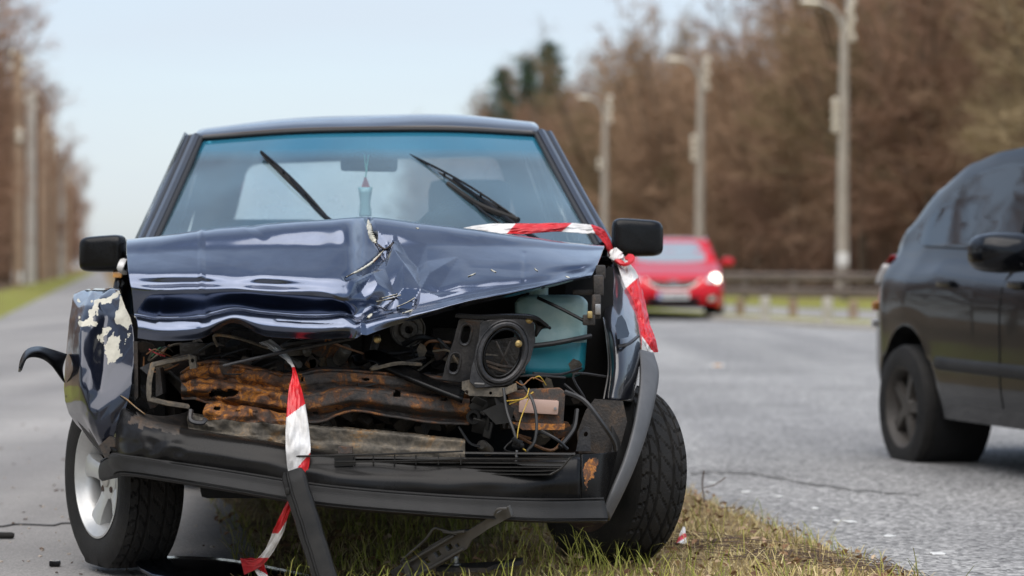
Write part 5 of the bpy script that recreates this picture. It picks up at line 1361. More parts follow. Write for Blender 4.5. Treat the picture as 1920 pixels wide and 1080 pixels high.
simple('brass_trim', (0.10, 0.075, 0.055), 0.4)
ptube('windscreen_trim', 'brass_trim', car, [(x, y - 7, Y - 0.008) for x, y, Y in wt], 0.0035, 40, 6)
for a, b, s in ((wt[0], wb[0], -1), (wt[4], wb[4], 1)):
    def ln(off, dY, r, nm, mt, flat=1.0, seg=8):
        q = [W(a[0] + s * off, a[1] - 4, a[2] + dY), W((a[0] + b[0]) / 2 + s * off * 1.02, (a[1] + b[1]) / 2, (a[2] + b[2]) / 2 + dY - 0.012), W(b[0] + s * off * 1.05, b[1], b[2] + dY)]
        MB().tube(spl(q, 16), r, seg, flat=flat).build(nm, mt, car)
    ln(3, -0.008, 0.009, 'windscreen_seal', 'seal_rubber')
    ln(13, 0.01, 0.019, 'windscreen_pillar', 'body_paint')
    ln(22, 0.03, 0.011, 'door_seal', 'seal_rubber')
    ln(29, 0.05, 0.012, 'door_frame', 'body_paint')
rf = [
 [(370, 256, 9.07), (540, 243, 8.99), (690, 238, 8.96), (850, 237, 8.99), (1010, 247, 9.07)],
 [(368, 249, 9.13), (540, 233, 9.06), (690, 228, 9.04), (850, 226, 9.06), (1010, 238, 9.13)],
 [(374, 243, 9.25), (540, 225, 9.22), (690, 219, 9.2), (850, 217, 9.22), (1004, 231, 9.25)],
 [(382, 241, 9.45), (540, 222, 9.45), (690, 216, 9.45), (850, 215, 9.45), (996, 229, 9.45)],
 [(396, 250, 9.95), (540, 232, 9.95), (690, 227, 9.95), (850, 226, 9.95), (984, 238, 9.95)],
 [(404, 262, 10.36), (540, 246, 10.38), (690, 241, 10.4), (850, 240, 10.38), (976, 252, 10.36)],
]
psheet('roof', 'body_paint', car, rf, 40, 50, solid=0.02)
# rear wall with its window
zr = lambda px, py: W(px, py, 10.36)
outer = [(398, 256), (540, 243), (690, 239), (850, 238), (982, 248), (1040, 480), (1056, 720), (330, 720), (345, 480)]
def rrect(pts, r=14, n=5):
    out = []
    m = len(pts)
    for i in range(m):
        p0, p1, p2 = Vector(pts[i - 1]), Vector(pts[i]), Vector(pts[(i + 1) % m])
        a = p1 + (p0 - p1).normalized() * r; c = p1 + (p2 - p1).normalized() * r
        for k in range(n + 1):
            t = k / n; q = a * (1 - t) ** 2 + p1 * 2 * t * (1 - t) + c * t * t; out.append((q.x, q.y))
    return out
rw = rrect([(464, 308), (930, 292), (985, 452), (425, 462)], 22)
simple('cab_lining', (0.05, 0.055, 0.06), 0.8, var=0.2)
pplate('rear_wall', 'body_paint', car, outer, 10.36, holes=[rw], thick=0.05)
pplate('rear_window', 'pale_rear_glass', car, rw, 10.385, thick=0.004)
for s in (-1, 1):
    x = 0.80 * s
    # door skin from sill to belt, window glass above, B pillar, quarter
    rows = [[C(s * w, y, z) for y in (0.60, 1.0, 1.4, 1.72)] for w, z in ((0.77, 0.22), (0.805, 0.42), (0.815, 0.62), (0.80, 0.82), (0.775, 0.93))]
    dr = MB().grid(rows).build('door', 'body_paint', car, solid=0.03, off=-1 if s < 0 else 1)
    MB().box(C(s * 0.822, 1.58, 0.80), (0.025, 0.15, 0.03), bev=0.008).build('door_handle', 'black_plastic', dr)
    rows = [[C(s * w, y, z) for y in (1.73, 2.1, 2.58)] for w, z in ((0.77, 0.22), (0.805, 0.42), (0.815, 0.62), (0.80, 0.82), (0.775, 0.93))]
    MB().grid(rows).build('cab_quarter', 'body_paint', car, solid=0.03, off=-1 if s < 0 else 1)
    rows = [[C(s * w, y, z) for y in ys_] for w, z, ys_ in ((0.765, 0.935, (0.75, 1.2, 1.70)), (0.62, 1.365, (1.38, 1.52, 1.70)))]
    MB().grid(rows).build('side_window', 'rear_glass', car, solid=0.004)
    rows = [[C(s * w, y, z) for y in (1.70, 1.78)] for w, z in ((0.775, 0.93), (0.625, 1.375))]
    MB().grid(rows).build('door_pillar', 'body_paint', car, solid=0.04)
    rows = [[C(s * w, y, z) for y in (1.78, 2.57)] for w, z in ((0.77, 0.93), (0.62, 1.375))]
    MB().grid(rows).build('cab_quarter', 'body_paint', car, solid=0.03)
    mb = MB(); ys_ = [2.62 + 0.04 * k for k in range(46)]
    rows = []
    for y in ys_:
        d = abs(y - 3.0); zl = 0.30 if d > 0.33 else 0.27 + math.sqrt(max(0, 0.33 ** 2 - d * d))
        rows.append([C(s * 0.80, y, zl), C(s * 0.815, y, max(0.65, zl + 0.01)), C(s * 0.79, y, 0.92), C(s * 0.74, y, 0.93), C(s * 0.73, y, 0.5)])
    mb.grid(rows).build('bed_side', 'body_paint', car, solid=0.01)
MB().box(C(0, 4.43, 0.66), (1.52, 0.05, 0.52), bev=0.015).build('tailgate', 'body_paint', car)
MB().box(C(0, 3.5, 0.48), (1.46, 1.8, 0.04)).build('bed_floor', 'dusty_plastic', car)
MB().box(C(0, 0.95, 0.86), (1.34, 0.42, 0.16), bev=0.05).build('dashboard', 'dusty_plastic', car)
m = Matrix.Translation(C(0.36, 1.22, 0.93)) @ Matrix.Rotation(math.radians(65), 4, 'X')
ring = [m @ Vector((0.185 * math.cos(a), 0.185 * math.sin(a), 0)) for a in [2 * math.pi * k / 30 for k in range(30)]]
mb = MB().tube(ring + ring[:1], 0.014, 8, caps=False); mb.tube([m @ Vector((-0.18, 0, 0)), m @ Vector((0, 0, -0.03)), m @ Vector((0.18, 0, 0))], 0.014, 6); mb.tube([m @ Vector((0, 0, -0.03)), C(0.36, 0.95, 0.84)], 0.02, 8)
mb.build('steering_wheel', 'black_plastic', car)
simple('seat_fabric', (0.03, 0.05, 0.07), 0.9, var=0.2, vscale=20)
sc_ = W(880, 500, 9.75)
def seat(cx, top, head):
    mb = MB(); mb.box(Vector((cx, 9.80, 0.78)), (0.44, 0.14, 0.56), rot=(-0.22, 0, 0), bev=0.05); mb.box(Vector((cx, 9.50, 0.50)), (0.46, 0.5, 0.16), bev=0.05)
    st = mb.build('seat', 'seat_fabric', car)
    if head: MB().box(Vector((cx, 9.88, top - 0.10)), (0.315, 0.11, 0.24), rot=(-0.12, 0, 0), bev=0.045).build('headrest', 'seat_fabric', st)
seat(W(880, 0, 9.85).x, W(0, 346, 9.85).z, True)
seat(W(500, 0, 9.85).x, 1.1, False)
MB().box(W(692, 305, 8.93), (0.198, 0.03, 0.062), rot=(0.0, 0.02, 0), bev=0.014).build('rear_view_mirror', 'black_plastic', car)
ptube('mirror_stalk', 'black_plastic', car, [(692, 290, 8.95), (692, 272, 8.97), (692, 258, 8.98)], 0.008, 6, 6)
# wipers
def yg(y): return 9.0 - (y - 250) / 225 * 0.80
def wiper(pts_blade, arm, mid):
    root = MB().tube(spl([W(x, y, yg(y) - 0.035) for x, y in arm], 14), [0.009 - 0.0003 * i for i in range(14)], 8).build('wiper_arm', 'black_plastic', car)
    a, b = pts_blade
    q = [W(a[0] + (b[0] - a[0]) * t, a[1] + (b[1] - a[1]) * t, yg(a[1] + (b[1] - a[1]) * t) - 0.022) for t in [k / 12 for k in range(13)]]
    MB().tube(q, [0.004] + [0.0065] * 11 + [0.004], 6, flat=1.6).build('wiper_blade', 'rubber', car)
    up = Vector((0, -0.012, 0.010))
    MB().tube([p + up * (0.4 + 1.3 * math.sin(math.pi * k / 12)) for k, p in enumerate(q)], 0.0042, 6).build('wiper_bow', 'black_plastic', car)
    for k in (2, 4, 8, 10):
        MB().tube([q[k], q[k] + up * (0.4 + 1.3 * math.sin(math.pi * k / 12))], 0.004, 6).build('wiper_link', 'black_plastic', car)
wiper(((490, 286), (616, 412)), [(640, 430), (600, 398), (570, 365), (545, 335)], None)
wiper(((765, 291), (970, 412)), [(1012, 452), (975, 428), (900, 372), (850, 336)], None)
ptube('wiper_arm', 'black_plastic', car, [(880, 372, yg(372) - 0.03), (905, 396, yg(396) - 0.03), (945, 425, yg(425) - 0.03)], 0.005, 12, 6)
ptube('wiper_blade', 'rubber', car, [(840, 345, yg(345) - 0.03), (900, 385, yg(385) - 0.035), (972, 413, yg(413) - 0.04)], 0.010, 12, 6)
# ---- side mirrors
def mirror(x0, x1, y0, y1, Y, s):
    cx, cy = (x0 + x1) / 2, (y0 + y1) / 2; hw, hh = (x1 - x0) / 2 / F * Y, (y1 - y0) / 2 / F * Y; c = W(cx, cy, Y)
    mb = MB(); rows = []
    for (d, sc) in ((-0.052, 0.0), (-0.052, 0.55), (-0.050, 0.78), (-0.044, 0.90), (-0.030, 0.97), (-0.005, 1.0), (0.035, 1.0), (0.06, 0.95), (0.06, 0.86), (0.045, 0.84), (0.045, 0.0)):
        ring = []
        for k in range(40):
            a = 2 * math.pi * k / 40; cc, ss = math.cos(a), math.sin(a); e = 0.36
            px_ = (abs(cc) ** e) * (1 if cc >= 0 else -1); pz = (abs(ss) ** e) * (1 if ss >= 0 else -1)
            taper = 1 - 0.10 * (px_ * s + 1) / 2
            ring.append(c + Vector((px_ * hw * sc, d + 0.02 * px_ * s * sc, pz * hh * sc * taper - px_ * s * 0.002)))
        rows.append(ring)
    mb.grid(rows, close_v=True)
    mo = mb.build('side_mirror', 'black_plastic', car, angle=60)
    ia = c + Vector((-s * hw * 0.75, 0.0, -hh * 0.95))
    MB().tube([ia, ia + Vector((-s * 0.03, 0.02, -0.015)), ia + Vector((-s * 0.10, 0.05, -0.01))], 0.016, 8).build('mirror_arm', 'black_plastic', mo)
mirror(148, 236, 440, 512, 8.30, -1)
mirror(1147, 1244, 409, 483, 8.30, 1)
MB().box(W(222, 515, 8.28), (0.03, 0.05, 0.02), bev=0.005).build('side_repeater', 'amber_lens', car)
# ---- wheels
def wheel(center, ang, side, camber=0.0, tyre_r=0.278, alloy=True):
    n = Vector((side * math.cos(ang), side * math.sin(ang), 0)); n.z = camber; n.normalize()
    up = Vector((0, 0, 1)); f = up.cross(n).normalized(); u2 = n.cross(f)
    mt = Matrix(((n.x, f.x, u2.x, center.x), (n.y, f.y, u2.y, center.y), (n.z, f.z, u2.z, center.z), (0, 0, 0, 1)))
    root = bpy.data.objects.new('wheel', None); COL.objects.link(root); root.parent = car; root.location = center - OC
    hw = 0.088; R0 = tyre_r
    prof_ = [(0.172, -hw * 0.92), (0.19, -hw * 1.02), (0.225, -hw * 1.10), (0.250, -hw * 1.04), (R0 - 0.010, -hw * 0.93)]
    nt_ = 40
    for k in range(nt_ + 1):
        t = -1 + 2 * k / nt_; prof_.append((R0 - 0.010 * abs(t) ** 4 , hw * 0.92 * t))
    prof_ += [(R0 - 0.010, hw * 0.93), (0.250, hw * 1.04), (0.225, hw * 1.10), (0.19, hw * 1.02), (0.172, hw * 0.92)]
    SEG = 216; rows = []
    for i, (r, a) in enumerate(prof_):
        ring = []
        for k in range(SEG):
            th = 2 * math.pi * k / SEG; rr_ = r
            t = a / (hw * 0.92)
            if 5 <= i <= 5 + nt_:
                g = 0
                if min(abs(t - 0.32), abs(t + 0.32)) < 0.035 or abs(abs(t) - 0.70) < 0.03: g = 0.008
                ph = (th * 38 / (2 * math.pi) + t * 1.3 + (0.5 if abs(t) > 0.5 else 0)) % 1.0
                if abs(t) > 0.70 and ph < 0.16: g = 0.0075
                elif 0.3 < abs(t) <= 0.7:
                    ph2 = (th * 30 / (2 * math.pi) + math.sin(t * 7) * 0.35) % 1.0
                    if ph2 < 0.14: g = max(g, 0.0065)
                elif abs(t) <= 0.3 and (th * 30 / (2 * math.pi) - t * 1.6) % 1.0 < 0.12: g = max(g, 0.0055)
                rr_ -= g
            p = mt @ Vector((a, rr_ * math.cos(th), rr_ * math.sin(th)))
            zf = -0.012
            if p.z < zf + 0.012: p.z = zf + (p.z - zf) * 0.35 if p.z > zf else zf
            ring.append(p)
        rows.append(ring)
    MB().grid(rows, close_v=True).build('tyre', 'rubber', root, angle=32)
    MB().lathe([(0.166, -hw * 0.93), (0.170, -hw * 0.95), (0.178, -hw * 0.95), (0.176, -hw * 0.8), (0.150, -hw * 0.6), (0.149, hw * 0.2)], mt, 56).build('rim_barrel', 'brake_rust', root)
    MB().lathe([(0.148, hw * 0.2), (0.148, hw * 0.45), (0.158, hw * 0.70), (0.168, hw * 0.86), (0.176, hw * 0.93), (0.178, hw * 0.99), (0.172, hw * 1.0), (0.166, hw * 0.9), (0.152, hw * 0.74), (0.142, hw * 0.45), (0.142, hw * 0.2)], mt, 56).build('rim', 'alloy_silver', root)
    mb = MB()
    for k in range(5):
        th = 2 * math.pi * k / 5 + 0.42; cs, sn = math.cos(th), math.sin(th); rws = []
        for r, w, a0, a1 in ((0.02, 0.026, hw * 0.50, hw * 0.30), (0.06, 0.026, hw * 0.56, hw * 0.28), (0.09, 0.025, hw * 0.62, hw * 0.22), (0.12, 0.029, hw * 0.68, hw * 0.25), (0.15, 0.038, hw * 0.72, hw * 0.3)):
            sec = []
            for q, ax in ((-1.0, a1), (-1.0, a0 * 0.92), (-0.6, a0), (0.6, a0), (1.0, a0 * 0.92), (1.0, a1)):
                sec.append(mt @ Vector((ax, r * cs - q * w * sn, r * sn + q * w * cs)))
            rws.append(sec)
        mb.grid(rws, close_v=True)
    mb.lathe([(0.0, hw * 0.60), (0.03, hw * 0.60), (0.062, hw * 0.56), (0.066, hw * 0.45), (0.066, hw * 0.2), (0, hw * 0.2)], mt, 32)
    mb.build('spokes', 'alloy_silver', root)
    MB().lathe([(0.0, hw * 0.70), (0.020, hw * 0.70), (0.026, hw * 0.66), (0.027, hw * 0.58)], mt, 24).build('hub_cap', 'galvanised', root)
    for k in range(4):
        th = 2 * math.pi * k / 4 + 0.8; mm = mt @ Matrix.Translation((0, 0.046 * math.cos(th), 0.046 * math.sin(th)))
        MB().lathe([(0.0, hw * 0.595), (0.006, hw * 0.595), (0.0085, hw * 0.612), (0.0095, hw * 0.60), (0.0095, hw * 0.5)], mm, 12).build('wheel_bolt', 'brake_rust', root)
    MB().lathe([(0.0, -hw * 0.1), (0.115, -hw * 0.1), (0.12, -hw * 0.2), (0.12, -hw * 0.4), (0, -hw * 0.4)], mt, 32).build('brake_disc', 'brake_rust', root)
    return root
wheel(C(-0.715, -0.02, 0.262), math.radians(30), -1, 0.0)
wheel(C(0.752, 0.02, 0.232), math.radians(33), 1, -0.10)
wheel(C(-0.70, 3.0, 0.268), math.radians(2.8), -1)
wheel(C(0.70, 3.0, 0.258), math.radians(2.8), 1)
# ------------------------------------------------------------------ passing cars
from mathutils.bvhtree import BVHTree
simple('dark_rim', (0.05, 0.043, 0.036), 0.6, var=0.3)
simple('chrome', (0.6, 0.6, 0.6), 0.15, metal=1.0)
simple('plate_white', (0.66, 0.66, 0.64), 0.4); simple('plate_blue', (0.03, 0.09, 0.35), 0.4); simple('plate_ink', (0.03, 0.03, 0.03), 0.5)
simple('tail_red', (0.45, 0.02, 0.02), 0.15, coat=1.0); simple('tail_white', (0.70, 0.68, 0.66), 0.2, coat=1.0); simple('tail_amber', (0.70, 0.32, 0.10), 0.2, coat=1.0)
simple('lamp_clear', (0.55, 0.56, 0.56), 0.12, coat=1.0, metal=0.4)
def emis(name, col, st):
    m, nt, b = new_mat(name); b.inputs['Base Color'].default_value = (0.8, 0.8, 0.8, 1)
    b.inputs['Emission Color'].default_value = (*col, 1); b.inputs['Emission Strength'].default_value = st
emis('headlight_lit', (1.0, 0.90, 0.72), 5.0)
class Shell:
    """a car body swept from plan, silhouette and waist curves; s runs front to rear, l to one side"""
    def __init__(s, O, d, e, L, top, half, belt, axles, arch, zlow=0.2, shoulder=0.05, tumble=0.36):
        s.O, s.d, s.e = Vector(O), Vector((d[0], d[1], 0)).normalized(), Vector((e[0], e[1], 0)).normalized()
        s.L, s.top, s.half, s.belt, s.axles, s.arch, s.zl, s.sh, s.tu = L, fspl(*top), fspl(*half), fspl(*belt), axles, arch, zlow, shoulder, tumble
    def P(s, a, l, z): return s.O + s.d * a + s.e * l + Vector((0, 0, z))
    def low(s, a):
        z = s.zl + 0.16 * max(0, 1 - a / 0.25) * 0.6 + 0.14 * max(0, 1 - (s.L - a) / 0.3)
        for ax in s.axles:
            q = abs(a - ax)
            if q < s.arch: z = max(z, 0.29 + math.sqrt(s.arch ** 2 - q * q) * 1.0)
        return z
    def section(s, a, n=34):
        t, w, b, lo = s.top(a), s.half(a), s.belt(a), s.low(a)
        b = min(b, t - 0.03); lo = min(lo, b - 0.10); up = t - 0.045
        wr = w - s.sh - max(0, up - b) * s.tu
        zm = min(max(0.52, lo + 0.02), b - 0.06)
        pts = [(w * 0.96, lo), (w * 0.995, (lo + zm) / 2), (w, zm), (w - 0.012, max(zm + 0.03, b - 0.14)), (w - s.sh, b), (wr + 0.0, max(b + 0.005, up)), (wr * 0.90, t - 0.018), (wr * 0.62, t - 0.004), (0.0, t)]
        c = spl([Vector((x, z, 0)) for x, z in pts], n)
        return [(p.x, p.y) for p in c]
    def build(s, root, mat):
        st = []
        a = 0.0
        while a < s.L + 1e-6:
            st.append(min(a, s.L)); a += 0.02 if (a < 0.3 or a > s.L - 0.3) else 0.035
        rows = []
        for a in st:
            c = s.section(a)
            rows.append([s.P(a, -x, z) for x, z in c] + [s.P(a, x, z) for x, z in c[::-1][1:]])
        mb = MB().grid(rows); m = len(rows[0])
        mb.f.append(tuple(range(m))); o = (len(rows) - 1) * m; mb.f.append(tuple(o + k for k in range(m))[::-1])
        s.bvh = BVHTree.FromPolygons(mb.v, mb.f)
        return mb.build('body', mat, root, angle=50)
    def cast(s, mode, u, v):
        """mode front: (l, z); side: (s, z) seen from +l; rear: (l, z)"""
        if mode == 'front': p, d = s.P(-2, u, v), s.d
        elif mode == 'rear': p, d = s.P(s.L + 2, u, v), -s.d
        else: p, d = s.P(u, 2 if mode == 'side' else -2, v), (-s.e if mode == 'side' else s.e)
        h = s.bvh.ray_cast(p, d)
        if h[0] is None: return None, d
        return h[0], d
    def patch(s, name, mat, parent, mode, outline, off=0.006, thick=0.03, rings=6, round_=0):
        n = max(28, len(outline) * 9)
        per = []
        pts = [Vector((a, b, 0)) for a, b in outline]
        seg = [(pts[(i + 1) % len(pts)] - pts[i]).length for i in range(len(pts))]; tot = sum(seg)
        for k in range(n):
            q = tot * k / n; i = 0
            while q > seg[i]: q -= seg[i]; i += 1
            per.append(pts[i].lerp(pts[(i + 1) % len(pts)], q / seg[i]))
        c = sum(per, Vector()) / n
        if round_:
            for _ in range(round_): per = [(per[i - 1] + per[i] * 2 + per[(i + 1) % n]) / 4 for i in range(n)]
        rows = []; last = None
        for r in range(rings + 1):
            f = r / rings; ring = []
            for p in per:
                q = c.lerp(p, max(f, 0.001)); h, d = s.cast(mode, q.x, q.y)
                if h is None: h = last if last is not None else s.P(0, 0, 0.5)
                last = h
                ring.append(h - d * off)
            rows.append(ring)
        _, d = s.cast(mode, c.x, c.y)
        rows.append([p + d * thick for p in rows[-1]])
        return MB().grid(rows, close_v=True).build(name, mat, parent, angle=50)
def road_wheel(parent, sh, a, l, side, r=0.30, z=None, spokes=5, rim='galvanised'):
    z = r - 0.042 if z is None else z
    c = sh.P(a, l, z); n = sh.e * side; f = Vector((0, 0, 1)).cross(n); u = n.cross(f)
    mt = Matrix(((n.x, f.x, u.x, c.x), (n.y, f.y, u.y, c.y), (n.z, f.z, u.z, c.z), (0, 0, 0, 1)))
    root = bpy.data.objects.new('wheel', None); COL.objects.link(root); root.parent = parent; root.location = c - Vector(parent.location)
    hw = 0.095; ri = r * 0.66
    MB().lathe([(ri, -hw), (r * 0.8, -hw * 1.08), (r * 0.96, -hw * 0.95), (r, -hw * 0.7), (r, -hw * 0.25), (r - 0.006, -hw * 0.23), (r - 0.006, -hw * 0.17), (r, -hw * 0.15), (r, hw * 0.15), (r - 0.006, hw * 0.17), (r - 0.006, hw * 0.23), (r, hw * 0.25), (r, hw * 0.7), (r * 0.96, hw * 0.95), (r * 0.8, hw * 1.08), (ri, hw)], mt, 48).build('tyre', 'rubber', root)
    MB().lathe([(ri * 0.9, -hw * 0.9), (ri * 0.88, hw * 0.3), (ri * 0.95, hw * 0.85), (ri * 1.02, hw * 0.98), (ri * 0.98, hw * 0.98), (ri * 0.90, hw * 0.8), (ri * 0.84, hw * 0.2)], mt, 40).build('rim', rim, root)
    mb = MB()
    for k in range(spokes):
        th = 2 * math.pi * k / spokes; cs, sn = math.cos(th), math.sin(th); rws = []
        for rr_, w, ax in ((0.02, 0.03, 0.72), (ri * 0.5, 0.028, 0.7), (ri * 0.9, 0.034, 0.66)):
            rws.append([mt @ Vector((hw * aa, rr_ * cs - q * w * sn, rr_ * sn + q * w * cs)) for q, aa in ((-1, ax - 0.3), (-0.8, ax), (0.8, ax), (1, ax - 0.3))])
        mb.grid(rws, close_v=True)
    mb.lathe([(0, hw * 0.76), (0.045, hw * 0.74), (0.06, hw * 0.5), (0, hw * 0.4)], mt, 20)
    mb.build('spokes', rim, root)
    MB().lathe([(0, 0), (ri * 0.8, 0), (ri * 0.8, -hw * 0.3), (0, -hw * 0.3)], mt, 28).build('brake_disc', 'brake_rust', root)
    return root

# ---- red saloon coming down the road
rc = W(1262, 596, 44.0); rc.z = 0
red = thing('red_car', (rc.x, rc.y, -0.04), 'bright red saloon approaching with its headlamp lit', 'car')
hd = Vector((0.03, 1.0, 0)).normalized()
S = Shell((rc.x, rc.y, -0.04), hd, (hd.y, -hd.x), 4.7,
  ((0, 0.03, 0.10, 0.3, 0.8, 1.2, 1.55, 2.05, 2.6, 3.2, 4.0, 4.5, 4.66, 4.7), (0.52, 0.62, 0.70, 0.79, 0.90, 0.99, 1.20, 1.41, 1.45, 1.39, 1.08, 1.03, 0.9, 0.62)),
  ((0, 0.03, 0.10, 0.25, 0.6, 1.0, 2.4, 3.8, 4.5, 4.7), (0.40, 0.60, 0.74, 0.84, 0.90, 0.91, 0.92, 0.90, 0.80, 0.5)),
  ((0, 0.3, 1.0, 2.5, 4.0, 4.7), (0.50, 0.72, 0.86, 0.92, 0.95, 0.8)), (0.92, 3.65), 0.37, 0.20)
S.build(red, 'red_paint')
MB().box(S.P(2.35, 0, 0.30), (1.5, 3.9, 0.2)).build('underbody', 'dark_cavity', red)
S.patch('windscreen', 'glare_windscreen', red, 'front', [(-0.66, 1.02), (-0.50, 1.35), (0.50, 1.35), (0.66, 1.02), (0.3, 0.995), (-0.3, 0.995)], 0.006, 0.01, 8, 3)
for s in (-1, 1):
    S.patch('headlight', 'lamp_clear', red, 'front', [(s * 0.52, 0.70), (s * 0.70, 0.775), (s * 0.84, 0.80), (s * 0.875, 0.74), (s * 0.80, 0.66), (s * 0.64, 0.63)], 0.008, 0.02, 5, 1)
    c, d = S.cast('front', s * 0.73, 0.715)
    m = Matrix.Translation(c - S.d * 0.012) @ Matrix.Rotation(math.atan2(-S.d.y, -S.d.x), 4, 'Z')
    MB().lathe([(0.0, 0.020), (0.05, 0.016), (0.075, 0.006), (0.08, -0.01)], m, 20).build('headlamp_bulb', 'headlight_lit', red)
    S.patch('fog_lamp', 'lamp_clear', red, 'front', [(s * 0.60, 0.33), (s * 0.60, 0.40), (s * 0.72, 0.42), (s * 0.74, 0.34)], 0.010, 0.02, 4, 2)
    S.patch('fog_surround', 'black_plastic', red, 'front', [(s * 0.55, 0.31), (s * 0.56, 0.42), (s * 0.74, 0.44), (s * 0.78, 0.33)], 0.005, 0.02, 4, 2)
    road_wheel(red, S, 0.92, s * 0.80, s, 0.32); road_wheel(red, S, 3.65, s * 0.80, s, 0.32)
    mc = S.P(1.62, s * 1.02, 1.0)
    rows = []
    for dd, sc in ((-0.09, 0.0), (-0.085, 0.55), (-0.05, 0.9), (0.0, 1.0), (0.05, 0.95), (0.05, 0.0)):
        rows.append([mc + S.d * dd + S.e * (0.115 * sc * math.cos(t) * abs(math.cos(t)) ** -0.3) + Vector((0, 0, 0.075 * sc * math.sin(t) * abs(math.sin(t)) ** -0.3)) for t in [2 * math.pi * (k + 0.5) / 20 for k in range(20)]])
    mo = MB().grid(rows, close_v=True).build('side_mirror', 'red_paint', red)
    MB().tube([mc + S.e * (-s * 0.08) + Vector((0, 0, -0.03)), S.P(1.66, s * 0.84, 0.94)], 0.025, 8).build('mirror_arm', 'red_paint', mo)
    S.patch('side_window', 'dark_glass', red, 'side' if s > 0 else 'sideb', [(1.65, 1.0), (2.1, 1.30), (2.7, 1.34), (3.2, 1.28), (3.6, 1.03)], 0.005, 0.01, 6, 2)
gr = S.patch('grille', 'black_plastic', red, 'front', [(-0.46, 0.70), (-0.40, 0.64), (-0.24, 0.555), (0.24, 0.555), (0.40, 0.64), (0.46, 0.70), (0.2, 0.675), (-0.2, 0.675)], 0.006, 0.02, 5, 1)
q = [(-0.47, 0.705), (-0.40, 0.635), (-0.24, 0.55), (0.0, 0.54), (0.24, 0.55), (0.40, 0.635), (0.47, 0.705)]
MB().tube(spl([S.cast('front', a, b)[0] - S.d * 0.012 for a, b in q], 30), 0.012, 6).build('grille_trim', 'chrome', red)
bc, _ = S.cast('front', 0, 0.63)
ring = [bc - S.d * 0.03 + S.e * (0.085 * math.cos(t)) + Vector((0, 0, 0.058 * math.sin(t))) for t in [2 * math.pi * k / 24 for k in range(24)]]
MB().tube(ring + ring[:1], 0.010, 6, caps=False).build('badge', 'chrome', red)
MB().tube(spl([bc - S.d * 0.03 + S.e * a + Vector((0, 0, z)) for a, z in ((-0.08, 0.02), (-0.03, 0.022), (0, -0.01), (0.03, 0.022), (0.08, 0.02))], 16), 0.009, 6).build('badge', 'chrome', red)
S.patch('lower_grille', 'black_plastic', red, 'front', [(-0.50, 0.40), (-0.46, 0.30), (0.46, 0.30), (0.50, 0.40)], 0.006, 0.02, 5, 1)
pc, _ = S.cast('front', 0, 0.42); pc = pc - S.d * 0.03
rotz = math.atan2(S.e.y, S.e.x)
np_ = MB().box(pc, (0.54, 0.012, 0.12), rot=(0, 0, rotz), bev=0.003).build('number_plate', 'plate_white', red)
MB().box(pc - S.d * 0.008 - S.e * 0.235, (0.045, 0.004, 0.105), rot=(0, 0, rotz)).build('plate_band', 'plate_blue', np_)
for k, a in enumerate((-0.17, -0.11, -0.03, 0.03, 0.09, 0.15, 0.21)):
    MB().box(pc - S.d * 0.008 + S.e * a, (0.030 if k % 2 else 0.036, 0.004, 0.07), rot=(0, 0, rotz)).build('plate_mark', 'plate_ink', np_)

# ---- black hatchback passing close by
d_ = Vector((-0.243, 0.970, 0)); e_ = Vector((-0.970, -0.243, 0))
O_ = Vector((1.86, 12.2, 0)) - d_ * 3.2 - e_ * 0.82
blk = thing('black_car', (O_.x, O_.y, -0.04), 'black hatchback with dusty lower doors driving past on the road', 'car')
B = Shell((O_.x, O_.y, -0.04), d_, e_, 3.86,
  ((0, 0.05, 0.2, 0.7, 1.05, 1.45, 1.85, 2.3, 2.7, 3.0, 3.3, 3.55, 3.72, 3.82, 3.86), (0.5, 0.66, 0.77, 0.92, 1.02, 1.25, 1.42, 1.465, 1.45, 1.41, 1.30, 1.14, 0.98, 0.80, 0.55)),
  ((0, 0.05, 0.2, 0.6, 1.2, 2.4, 3.2, 3.55, 3.75, 3.86), (0.42, 0.62, 0.75, 0.81, 0.825, 0.83, 0.82, 0.80, 0.74, 0.62)),
  ((0, 0.3, 1.0, 2.0, 3.0, 3.86), (0.52, 0.76, 0.90, 0.95, 0.985, 0.98)), (0.72, 3.2), 0.345, 0.22, 0.10, 0.36)
B.build(blk, 'black_car_paint')
MB().box(B.P(1.93, 0, 0.30), (1.4, 3.2, 0.16), rot=(0, 0, math.atan2(d_.y, d_.x) - math.pi / 2)).build('underbody', 'dark_cavity', blk)
for ax in (0.72, 3.2):
    for s in (-1, 1):
        road_wheel(blk, B, ax, s * 0.745, s, 0.295, rim='dark_rim')
        m = Matrix.Translation(B.P(ax, s * 0.60, 0.30)) @ Matrix.Rotation(math.atan2(e_.y, e_.x) + (0 if s > 0 else math.pi), 4, 'Z')
        MB().lathe([(0.34, 0.20), (0.34, -0.08), (0.0, -0.08)], m, 30).build('wheel_arch_liner', 'dark_cavity', blk)
